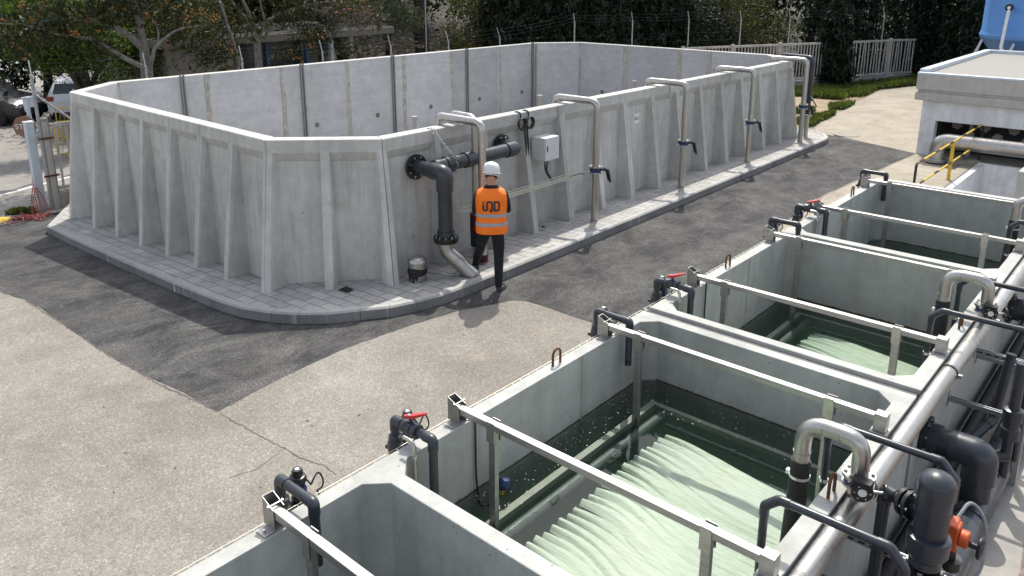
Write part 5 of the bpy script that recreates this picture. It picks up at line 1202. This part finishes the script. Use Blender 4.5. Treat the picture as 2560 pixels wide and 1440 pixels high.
# ------------------------------------------------------------------ vehicles
def car(label, name, loc, rz, paint, mat_glass=M_glass):
    """hatchback body lofted from cross sections; x forward"""
    rt = thing(name, label, 'car', loc); T = Matrix.Translation(loc) @ Matrix.Rotation(rz, 4, 'Z')
    st = [(-2.15, .38, .72, .78, .80, .74), (-2.1, .28, .95, 1.0, .86, .72), (-1.8, .25, 1.0, 1.42, .89, .66), (-1.2, .25, 1.0, 1.52, .90, .66), (0, .25, .98, 1.55, .91, .67), (.55, .25, .97, 1.46, .91, .66), (1.05, .25, .97, 1.08, .91, .74), (1.6, .25, .92, .98, .89, .76), (2.0, .27, .78, .84, .82, .7), (2.15, .36, .66, .70, .7, .62)]
    mb = MB(); vs = []
    for x, zb, zm, zr, wb, wr in st:
        h = [(wb * .9, zb), (wb, zb + .14), (wb * 1.01, zm * .7), (wb * .97, zm), (wr, zr - .06), (wr * .86, zr), (0, zr + .02)]
        vs += [(x, a, z) for a, z in h] + [(x, -a, z) for a, z in h[-2::-1]]
    n = 13; fs = [(i * n + k, (i + 1) * n + k, (i + 1) * n + k + 1, i * n + k + 1) for i in range(len(st) - 1) for k in range(n - 1)] + [tuple(range(n))[::-1], tuple((len(st) - 1) * n + k for k in range(n))]
    mb.add([T @ Vector(v) for v in vs], fs); body = mb.build('body', paint, rt, True, 40)
    def quad(pts, nm, m):
        a = [T @ Vector(p) for p in pts]; nn = (a[1] - a[0]).cross(a[2] - a[0]).normalized(); MB().add(a + [p - nn * .01 for p in a], [(0, 1, 2, 3), (7, 6, 5, 4), (0, 4, 5, 1), (1, 5, 6, 2), (2, 6, 7, 3), (3, 7, 4, 0)]).build(nm, m, rt, False)
    quad([(-2.09, -.66, 1.03), (-1.86, -.60, 1.36), (-1.86, .60, 1.36), (-2.09, .66, 1.03)], 'rear_window', mat_glass); quad([(1.06, .66, 1.06), (.60, .60, 1.42), (.60, -.60, 1.42), (1.06, -.66, 1.06)], 'windscreen', mat_glass)
    for s in (-1, 1):
        q = [(-1.7, s * .865, 1.03), (.75, s * .90, 1.03), (.4, s * .705, 1.42), (-1.5, s * .70, 1.44)]; quad(q if s < 0 else q[::-1], 'side_window', mat_glass)
        tl = MB().box(-2.17, -2.02, s * .76 - .11, s * .76 + .11, .78, .95, T).build('tail_light', M_tail, rt, True, 30, .02); MB().box(1.98, 2.12, s * .62 - .14, s * .62 + .14, .66, .78, T).build('headlight', M_bright, rt, True, 30, .02)
        for x in (-1.35, 1.4):
            c = T @ Vector((x, s * .83, .33)); ax = T.to_3x3() @ Vector((0, s, 0)); t = MB().lathe([(.2, -.11), (.31, -.11), (.335, -.07), (.335, .07), (.31, .10), (.2, .10)], c, ax, 28).build('tyre', M_rubber, rt)
            k = MB().lathe([(.21, .06), (.215, .095), (.19, .1), (.18, .04), (.05, .06), (0, .07)], c, ax, 24)
            e = ax.orthogonal().normalized(); g = ax.cross(e)
            for i in range(5): a = i * 1.2566; k.bar(c + ax * .085, c + ax * .085 + (e * math.cos(a) + g * math.sin(a)) * .2, .05, .02, tuple(ax))
            k.build('rim', M_galv, t)
    MB().box(-2.185, -2.16, -.26, .26, .45, .56, T).build('number_plate', M_signwhite, rt, False)
car('white hatchback parked under the bright green tree', 'parked_car', (-32.2, 12.0, -.78), R(150), M_carw); car('dark car whose front wheel shows at the left edge', 'parked_car', (-33.0, 8.75, -.78), R(32), M_card)

# gatehouse behind the trees
gh = thing('gatehouse', 'cream gatehouse with a flat overhanging roof and glass front behind the bare trees', 'building', (-25, 15, -.78))
z0 = -.85; mb = MB(); mb.box(-28.5, -23.6, 11.3, 13.4, z0, 2.2).box(-28.5, -24.6, 13.401, 19.0, z0, .9).box(-28.5, -28.3, 13.401, 19.0, .901, 2.2); mb.build('wall', M_creamshade, gh, False)
for y0, y1 in ((13.5, 14.9), (15.0, 16.5), (16.6, 17.55)): MB().box(-24.58, -24.55, y0, y1, .95, 2.18).build('window', M_glass, gh, False)
MB().box(-24.60, -24.50, 13.41, 17.6, .85, .945).box(-24.60, -24.50, 13.41, 17.6, -.6, -.5).build('sill', M_whitepaint, gh, False)
for y in (13.45, 14.95, 16.55, 17.6, 18.5): MB().box(-24.3, -24.15, y, y + .14, z0, 2.2).build('column', M_whitepaint if y > 17 else M_bluecol, gh, False)
MB().box(-28.9, -23.4, 11.0, 20.0, 2.201, 2.45).build('roof', M_creamshade, gh, False, bevel=.02); MB().box(-28.8, -23.5, 11.1, 19.9, 2.4505, 2.47).build('roof_shade', M_roofshade, gh, False)  # thin dark sheet on top paints tree shade over the roof

# ------------------------------------------------------------------ plants
def leaf_mesh(name, C, size, m, parent, seed, droop=.3, aspect=.42, up=None):
    """many small leaf faces centred on C (n,3)"""
    g = np.random.default_rng(seed); n = len(C); d = g.normal(size=(n, 3)); d[:, 2] -= droop
    if up is not None: d = d * .55 + np.array(up)
    d /= np.linalg.norm(d, axis=1)[:, None]; s = np.cross(d, g.normal(size=(n, 3))); s /= np.linalg.norm(s, axis=1)[:, None]
    L = size * g.uniform(.6, 1.35, (n, 1)); Wd = L * aspect * g.uniform(.7, 1.2, (n, 1)); nn = np.cross(d, s)
    v = np.empty((n, 4, 3)); v[:, 0] = C - d * L * .5; v[:, 1] = C + s * Wd * .5 + nn * L * .08; v[:, 2] = C + d * L * .5 - nn * L * .10; v[:, 3] = C - s * Wd * .5 + nn * L * .08
    me = bpy.data.meshes.new(name); me.vertices.add(4 * n); me.vertices.foreach_set('co', v.reshape(-1)); me.loops.add(4 * n); me.polygons.add(n)
    me.loops.foreach_set('vertex_index', np.arange(4 * n)); me.polygons.foreach_set('loop_start', np.arange(n) * 4); me.polygons.foreach_set('loop_total', np.full(n, 4)); me.update(); me.validate()
    return link(me, name, m, parent, False)
def cloud(blobs, per, seed, clump=.28, k=26, shell=.55):
    """clumped points inside ellipsoids (cx,cy,cz,rx,ry,rz)"""
    g = np.random.default_rng(seed); out = []
    vol = np.array([b[3] * b[4] + b[4] * b[5] + b[3] * b[5] for b in blobs]); cnt = (per * vol / vol.sum() / k).astype(int) + 1
    for b, c in zip(blobs, cnt):
        u = g.normal(size=(c, 3)); u /= np.linalg.norm(u, axis=1)[:, None]; r = shell + (1 - shell) * g.random((c, 1)) ** .6
        q = u * r * (1 + .18 * g.normal(size=(c, 1))) * np.array(b[3:]) + np.array(b[:3]); out.append((q[:, None, :] + g.normal(size=(c, k, 3)) * clump * g.uniform(.5, 1.2, (c, 1, 1))).reshape(-1, 3))
    return np.concatenate(out)
def fruit_mesh(parent, C, seed, r=.026, k=7):
    g = np.random.default_rng(seed); mb = MB()
    for c in C:
        for _ in range(g.integers(3, k + 1)): mb.lathe([(.0, -1 * r), (r * .75, -.6 * r), (r, 0), (r * .75, .65 * r), (0, r)], Vector(c) + Vector(g.normal(size=3)) * r * 1.9, (0, 0, 1), 6)
    return stuff(mb.build('fruit', M_fruit, parent))
def limbs(lst, m, parent, name):
    mb = MB()
    for pts, r0, r1 in lst:
        P = arc(pts, .5, 3); n = len(P); mb.tube(P, [r0 + (r1 - r0) * i / (n - 1) for i in range(n)], 10)
    return mb.build(name, m, parent)
def twigs(parent, starts, n, L, seed, m, r=.008):
    g = random.Random(seed); mb = MB()
    for _ in range(n):
        p = Vector(g.choice(starts)) + Vector((g.gauss(0, .15), g.gauss(0, .2), g.gauss(0, .12))); d = Vector((g.gauss(0, .5), g.gauss(0, 1), g.gauss(.1, .5))).normalized(); pts = [p]
        for i in range(4): d = (d + Vector((g.gauss(0, .3), g.gauss(0, .3), g.gauss(-.05, .3)))).normalized(); p = p + d * L / 4 * g.uniform(.6, 1.3); pts.append(p)
        mb.tube(pts, [r, r * .8, r * .6, r * .45, r * .3], 5, False)
    return mb.build('twigs', m, parent)
# loquat 1, the big bare limbed one
t1 = thing('loquat_tree', 'spreading loquat tree with thick bare limbs and orange fruit, left of the basin', 'tree', (-21, 9.4, -.78), 'loquat trees behind the basin')
tr = limbs([([(-21.05, 9.3, -.8), (-21, 9.4, 1.2), (-21, 9.45, 2.07)], .20, .155), ([(-21, 9.44, 1.95), (-21, 9.44, 2.48), (-21, 9.41, 2.89), (-21, 9.36, 3.4), (-21, 9.25, 4.3), (-21.1, 9.1, 5.6)], .135, .05)], M_bark, t1, 'trunk')
limbs([([(-21, 9.43, 2.45), (-21, 9.07, 2.86), (-21, 8.61, 3.11), (-21, 8.30, 3.29), (-21, 8.2, 3.55), (-21, 8.15, 4.6)], .095, .04), ([(-20.8, 9.4, 1.8), (-20.5, 9.18, 2.03), (-20.5, 8.78, 2.25), (-20.5, 8.32, 2.6), (-20.5, 7.94, 2.85), (-20.5, 7.28, 2.95), (-20.5, 6.6, 3.2)], .075, .025),
       ([(-20.9, 9.44, 1.9), (-20.6, 9.45, 2.25), (-20.6, 9.52, 2.52), (-20.6, 9.92, 2.8), (-20.6, 10.27, 2.97), (-20.6, 10.9, 3.0)], .06, .02), ([(-21, 9.42, 3.0), (-21, 9.53, 3.39), (-21, 9.9, 3.8), (-21, 10.6, 4.6)], .065, .03),
       ([(-20.8, 8.32, 3.25), (-20.6, 7.73, 3.33), (-20.6, 7.19, 3.30), (-20.6, 6.5, 3.2), (-20.5, 5.9, 3.3)], .04, .012), ([(-20.6, 9.62, 2.6), (-20.55, 9.68, 2.95), (-20.6, 9.55, 3.25)], .03, .012)], M_bark, t1, 'limbs')
B1 = [(-20.6, 7.3, 3.3, .8, .9, .55), (-20.6, 6.4, 2.9, .6, .55, .5), (-20.8, 8.6, 3.6, .8, .7, .5), (-21.3, 9.9, 3.5, .8, .9, .6), (-20.9, 10.9, 2.9, .7, .8, .65), (-21, 11.5, 2.2, .5, .6, .5), (-21, 9, 4.8, 1.9, 2.4, .9), (-20.5, 8.0, 2.7, .4, .5, .35)]
leaf_mesh('crown', cloud(B1, 9000, 1, .16, 14, .3), .17, M_leafA, t1, 2, .5, .32); twigs(t1, [(-20.6, 7.2, 3.2), (-20.6, 6.5, 3.0), (-20.6, 10.6, 3.0), (-21, 8.6, 3.2)], 70, .8, 4, M_twig)
g_ = np.random.default_rng(3); fruit_mesh(t1, cloud(B1[:6], 90, 5, .05, 1, .5), 6)
# loquat 2, nearly bare
t2 = thing('loquat_tree', 'nearly leafless loquat tree with smooth forking limbs in front of the gatehouse', 'tree', (-22, 13.3, -.78), 'loquat trees behind the basin')
limbs([([(-22, 13.3, -.8), (-22, 13.34, 1.2), (-22, 13.33, 2.5)], .15, .115)], M_bark, t2, 'trunk')
limbs([([(-22, 13.32, 2.4), (-22, 13.1, 2.96), (-22, 12.74, 3.38), (-22, 12.3, 4.2)], .065, .03), ([(-22, 13.32, 2.4), (-22, 13.26, 3.01), (-22, 12.96, 3.6), (-22, 12.8, 4.6)], .08, .04), ([(-22, 13.36, 2.42), (-22, 13.6, 2.9), (-22, 14.44, 3.21), (-22, 15.27, 3.43), (-21.8, 16.2, 3.5)], .085, .03),
       ([(-22, 13.68, 2.93), (-22, 13.6, 3.29), (-22, 13.5, 4.0)], .04, .02), ([(-21.8, 14.9, 3.38), (-21.5, 15.8, 3.1), (-21.5, 16.9, 2.85), (-21.5, 17.7, 2.72)], .035, .01), ([(-21.4, 12.14, 1.0), (-21, 12.1, 1.95), (-21, 12.0, 2.43), (-21, 11.86, 2.9), (-21, 11.7, 3.6)], .07, .04)], M_bark, t2, 'limbs')
B2 = [(-21.6, 16.6, 3.2, .5, 1.2, .45), (-21.6, 17.5, 2.95, .4, .5, .35), (-21.8, 15, 3.7, .6, 1.2, .4), (-21.4, 14.8, 2.4, .4, .6, .35), (-21.3, 13.9, 1.9, .35, .4, .35), (-21.6, 11.9, 3.3, .5, .7, .5), (-21.3, 16.2, 2.0, .4, .5, .3), (-22, 14, 4.8, 1.4, 2.4, .7), (-21.4, 12.6, 2.9, .5, .8, .5), (-21.5, 14.2, 3.1, .5, .8, .4), (-21.3, 15.3, 2.6, .4, .9, .35)]
leaf_mesh('crown', cloud(B2, 5600, 11, .15, 12, .3), .16, M_leafA, t2, 12, .4, .32); twigs(t2, [(-21.6, 16.3, 3.15), (-21.6, 17.0, 2.9), (-21.6, 15.6, 3.3), (-21.5, 16.7, 3.0), (-21.5, 17.4, 2.8)], 230, 1.0, 14, M_twig); fruit_mesh(t2, cloud(B2[:7], 70, 15, .05, 1, .5), 16)
# loquat 3, low and leafy
t3 = thing('loquat_tree', 'low leafy loquat tree with yellow fruit just behind the far basin wall', 'tree', (-20.5, 21.3, -.6), 'loquat trees behind the basin')
limbs([([(-20.5, 21.2, -.7), (-20.5, 21.3, 1.4)], .1, .07)], M_barkd, t3, 'trunk'); limbs([([(-20.5, 21.3, 1.3), (-20.6, 20.6, 2.1), (-20.7, 20.2, 2.9)], .05, .02), ([(-20.5, 21.3, 1.3), (-20.5, 22.0, 2.1), (-20.6, 22.8, 3.0)], .05, .02), ([(-20.5, 21.3, 1.3), (-20.6, 21.4, 2.5), (-20.8, 21.5, 3.8)], .05, .02)], M_bark, t3, 'limbs')
B3 = [(-20.3, 20.5, 1.9, .6, .75, .5), (-20.5, 21.5, 2.3, .7, .9, .6), (-20.7, 22.6, 2.7, .8, .9, .6), (-20.8, 21.6, 3.4, .9, 1.2, .6), (-20.4, 22.4, 1.9, .5, .6, .4), (-20.2, 19.9, 2.3, .35, .4, .35)]
leaf_mesh('crown', cloud(B3, 5200, 21, .15, 14, .3), .15, M_leafD, t3, 22, .4, .36); twigs(t3, [(-20.5, 22.4, 2.6), (-20.6, 21.5, 3.0), (-20.4, 20.8, 2.2)], 60, .7, 24, M_twig); fruit_mesh(t3, cloud(B3, 40, 25, .05, 1, .6), 26, .024, 4)
def bush(name, label, base, blobs, n, size, m, seed, clump=.2, trunk=.12, group=None, k=22, aspect=.45, bark=None):
    t = thing(name, label, 'tree', base, group); b = Vector(base); hz = max(q[2] for q in blobs)
    cx = sum(q[0] for q in blobs) / len(blobs); cy = sum(q[1] for q in blobs) / len(blobs)
    L = [([b, b.lerp(Vector((cx, cy, hz)), .5) + Vector((.1, .1, 0)), Vector((cx, cy, hz))], trunk, trunk * .35)]
    for q in blobs[:7]: L.append(([b.lerp(Vector((cx, cy, hz)), .35), Vector(q[:3]).lerp(Vector((cx, cy, q[2])), .4), Vector(q[:3])], trunk * .5, trunk * .12))
    limbs(L, bark or M_barkd, t, 'trunk'); leaf_mesh('crown', cloud(blobs, n, seed, clump, k, .35), size, m, t, seed + 1, .35, aspect); return t
bush('leafy_tree', 'bright green leafy tree drooping over the white car', (-25.6, 9.6, -.78), [(-25, 8.1, 2.5, .6, .75, .55), (-25, 9.2, 2.35, .8, .9, .65), (-25.2, 10.4, 1.8, .8, .8, .8), (-25.3, 9.4, 3.1, 1.0, 1.1, .8), (-25, 8.6, 1.95, .5, .7, .35), (-25.3, 11.2, 2.3, .7, .7, .9), (-25.5, 8.4, 3.6, .8, .9, .6)], 17000, .11, M_leafB, 31, .15)
bush('round_shrub', 'rounded grey green shrub beyond the gatehouse roof', (-27.3, 22.9, .2), [(-27.3, 22.7, 2.9, 1.1, 1.3, 1.0), (-27.1, 23.9, 2.5, .9, .8, .75), (-27.4, 21.8, 3.1, .9, .9, .9), (-27.5, 22.8, 4.0, 1.0, 1.3, .8)], 15000, .085, M_leafE, 33, .13, .15)
tk = thing('pine_tree', 'thick dark tree trunk between the grey green shrub and the low loquat', 'tree', (-28, 25.6, .2)); limbs([([(-28, 25.65, 0), (-28, 25.5, 2.5), (-28, 25.3, 5)], .36, .28)], M_barkd, tk, 'trunk'); leaf_mesh('crown', cloud([(-28.3, 25.3, 6.5, 1.8, 2, 1.2)], 3000, 35, .25), .16, M_leafC, tk, 36)
# dark broadleaf masses behind
for i, (x, y, z, r, lab, m_) in enumerate([(-38.0, 5.5, 2.9, 3.4, 'dark evergreen at the left edge behind the parked cars', M_leafC), (-37.5, 12.5, 3.0, 3.2, 'dark evergreen behind the white car', M_leafC), (-29.5, 13.5, 3.9, 2.4, 'dark leafy tree above the gatehouse roof end', M_leafC), (-31.5, 18.5, 3.9, 2.6, 'dark leafy tree over the gatehouse roof middle', M_leafD), (-34, 23, 4.6, 2.6, 'dark leafy tree up the slope behind the grey green shrub', M_leafD)]):
    zz = {0: -.8, 1: -.8}.get(i, -.3); bush('evergreen_tree', lab, (x, y, zz), [(x, y, z, r, r, r * .95), (x + .5, y - 1.2, z - 1.4, r * .6, r * .7, r * .6), (x + .5, y + 1.3, z - 1.2, r * .6, r * .7, r * .6)], 9000, .26, m_, 50 + i, .3, .2, 'evergreens behind the road')
bush('added_canopy', 'unseen tree canopy added above the gatehouse roof to shade it', (-26.9, 20.6, -.4), [(-26.8, 18.6, 5.6, 2.4, 2.6, 1.0), (-27.0, 15.4, 5.7, 2.4, 2.4, 1.0), (-26.6, 21.0, 6.2, 1.8, 1.8, 1.0)], 9000, .24, M_leafC, 61, .35, .25, None, 22)  # canopy out of view, added to keep the sun off the gatehouse
bush('screen_bush', 'dark leafy bush filling the space beside the gatehouse end wall', (-24.6, 11.4, -.7), [(-24.4, 11.6, 1.6, .7, .8, 1.0), (-24.0, 11.9, 2.8, .8, 1.0, .7), (-24.2, 12.9, 3.2, .7, .8, .5)], 8000, .13, M_leafD, 63, .2, .08)
bush('screen_bush', 'olive bush on the slope between the gatehouse roof and the grey green shrub', (-29.5, 20.5, .3), [(-29.5, 20.5, 2.8, 1.3, 1.6, 1.0), (-30, 18.5, 3.4, 1.3, 1.6, .9), (-30.5, 23, 3.6, 1.2, 1.6, .9)], 9000, .17, M_leafD, 65, .25, .1)
# cypress hedge beyond the fence
def cypress(p, h, r, m, label, seed, n=5200):
    t = thing('cypress_tree', label, 'tree', p, 'cypress trees beyond the fence'); MB().tube([p, (p[0], p[1], p[2] + h * .8)], [.12, .03], 8).build('trunk', M_barkd, t); g = np.random.default_rng(seed)
    z = g.random(n) ** 1.15; a = g.random(n) * 6.283; rr = r * (1 - z ** 2.2 * .8) * (.72 + .2 * np.sin(a * 5 + z * 14 + seed) + .16 * g.normal(size=n)); C = np.stack([p[0] + rr * np.cos(a), p[1] + rr * np.sin(a), p[2] + .05 + z * h], 1)
    leaf_mesh('crown', C, .30, m, t, seed, 0, .3, (0, 0, .75)); return t
q = Vector((-19.9, 22.2, 0))
for i in range(7):
    p = q + D * i * 1.25; cypress((p.x, p.y, -.3), 6.6 - .2 * (i % 3), 1.0, M_leafC, 'tall dark cypress of the close row behind the far basin corner', 70 + i)
bush('ivy_tree', 'dark bushy evergreen right of the cypress row behind the wire fence', (-16.6, 29.5, -.2), [(-16.4, 29.3, 1.3, .9, 1.3, 1.3), (-16.2, 30.0, 2.6, .9, 1.2, .9), (-17, 28.6, 3.2, .9, 1, 1.2), (-15.6, 31.3, 1.4, .8, 1.1, 1.2)], 13000, .13, M_leafC, 81, .2, .16)
bush('olive_tree', 'tangled olive brown tree with bare twigs above the picket fence', (-15.9, 32.6, -.2), [(-15.4, 32.3, 2.3, .8, 1.3, .7), (-15.2, 33.3, 1.4, .8, 1.2, .9), (-15.8, 33.8, 3.0, .9, 1.4, .8), (-16.2, 31.6, 3.5, .8, 1.2, .7), (-14.5, 34.4, 2.0, .6, .9, .8)], 8500, .12, M_leafD, 83, .25, .15, None, 16, .4, M_twig)
o = bush('lime_tree', 'yellow green sunlit tree top far behind the picket fence', (-18.5, 39.5, .2), [(-18.5, 39.2, 3.9, 1.6, 2.0, 1.0), (-17.2, 41, 4.4, 1.5, 1.8, .9), (-20.5, 37.4, 3.7, 1.4, 1.5, .8)], 9000, .15, M_leafF, 85, .3, .16)
for i, (x, y, h, r) in enumerate([(-13.2, 36.4, 6.5, 1.15), (-12.3, 37.6, 6.6, 1.2)]): cypress((x, y, -.2), h, r, M_leafC, ['dark conifer filling the gap between the two picket fence runs', 'dark conifer just behind the second picket fence run'][i], 90 + i, 5200)
cypress((-11.9, 33.9, -.1), 3.6, .8, M_leafC, 'dark bush growing through the gap of the picket fence', 93, 4200)
for i in range(6):
    p = Vector((-10.6, 39.9, 0)) + Vector((.62, .55, 0)) * 1.5 * i; cypress((p.x, p.y, -.1), 7.5, 1.5, M_leafC, 'tall dark conifer in the hedge between the picket fence and the blue tank', 100 + i, 6500)
for i, (x, y) in enumerate([(-7.9, 38.2), (-6.9, 37.2)]): cypress((x, y, -.1), 6.8, 1.1, M_leafC, ['front conifer of the dark hedge left of the blue tank', 'conifer closest to the blue tank'][i], 110 + i, 6000)
# far wooded slope behind everything
def wood(name, pts, n, size, m, seed):
    g = np.random.default_rng(seed); idx = g.integers(0, len(pts), n); P = np.array(pts)[idx]; C = P[:, :3] + g.normal(size=(n, 3)) * P[:, 3:4]; C[:, 2] = np.abs(C[:, 2] - P[:, 4]) + P[:, 4]
    stuff(leaf_mesh(name, C, size, m, None, seed))
wood('distant_woods', [(-38, 6, 3, 2.4, -.5), (-37, 13, 4, 2.4, 0), (-40, 20, 4, 2.2, .6), (-26, 36, 4.2, 2.2, 0), (-22, 42, 4.5, 2.4, 0), (-14, 45, 4.5, 2.4, 0), (-9, 48, 4.5, 2.6, 0), (-3, 46, 5, 2.6, 0), (-34, 1, 3, 2.2, -.5), (-24, 31.5, 4.2, 1.5, 0), (-33, 29, 5.4, 1.8, 1), (-29, 33, 5.2, 1.8, 1), (-20, 36, 4.2, 1.6, 0), (-18, 38.5, 4.0, 1.6, 0), (-25, 38, 5.5, 2, 1)], 60000, .34, M_leafC, 120)
# dry palm fronds and the pale track
k = MB(); rs = random.Random(4)
for i in range(60):
    a = rs.gauss(2.4, .5); L_ = rs.uniform(.7, 1.5); x, y, z = -26.8 + rs.gauss(0, .35), 23.7 + rs.gauss(0, .5), 1.15 + rs.random() * .35; d = Vector((math.cos(a) * .5, -abs(math.sin(a)), .15)); k.bar((x, y, z), Vector((x, y, z)) + d * L_, .05, .01)
o = k.build('dry_fronds', M_frond, None, False); tag(o, 'heap of dry straw coloured palm fronds on the brown slope', 'frond heap')
mb = MB(); mb.add([(-46, 38, 1.2), (-38, 44, 1.2), (-34.5, 39.5, .9), (-41, 34.5, .9)], [(0, 1, 2, 3)]); mb.v = [(x, y, z + 1.6) for x, y, z in mb.v]; struct(mb.build('path', M_path, None, False))
lp = MB().tube([(-23, 21.25, -.7), (-23, 21.25, 5)], .035, 10).build('steel_pole', M_galv); tag(lp, 'thin grey steel pole beside the thick dark trunk', 'pole')
# grass along the far fence and weeds
def grass(poly, n, h, seed, name='grass', m=M_grass):
    g = random.Random(seed); xs = [p[0] for p in poly]; ys = [p[1] for p in poly]; pts = []
    def inside(x, y):
        c = False
        for i in range(len(poly)):
            (x1, y1), (x2, y2) = poly[i - 1], poly[i]
            if (y1 > y) != (y2 > y) and x < (x2 - x1) * (y - y1) / (y2 - y1) + x1: c = not c
        return c
    while len(pts) < n:
        x, y = g.uniform(min(xs), max(xs)), g.uniform(min(ys), max(ys))
        if inside(x, y) and mnoise.noise(Vector((x * .8, y * .8, seed))) > -.3 + .55 * g.random(): pts.append((x, y, gz(x) + h * .4))
    stuff(leaf_mesh(name, np.array(pts), h, m, None, seed, 0, .18, (0, 0, 1.1)))
grass([(-13.3, 31.0), (-12.0, 33.4), (-9.2, 40.2), (-8.85, 36.2), (-9.95, 33.8), (-9.6, 30.4), (-10.2, 30.0), (-11.0, 30.2)], 9000, .3, 3)
grass([(-9.9, 28.2), (-9.3, 29.4), (-9.15, 27.6), (-9.5, 27.2)], 1200, .22, 4); grass([(-9.5, 24.2), (-9.0, 26.4), (-8.75, 24.0), (-8.6, 23.2), (-9.0, 23.0)], 1800, .24, 5); grass([(-10.8, 26.2), (-10.0, 27.2), (-9.7, 26.4), (-10.4, 25.6)], 900, .22, 6)
grass([(-18.75, 5.05), (-18.35, 5.5), (-18.5, 5.6), (-18.9, 5.3)], 500, .16, 7)
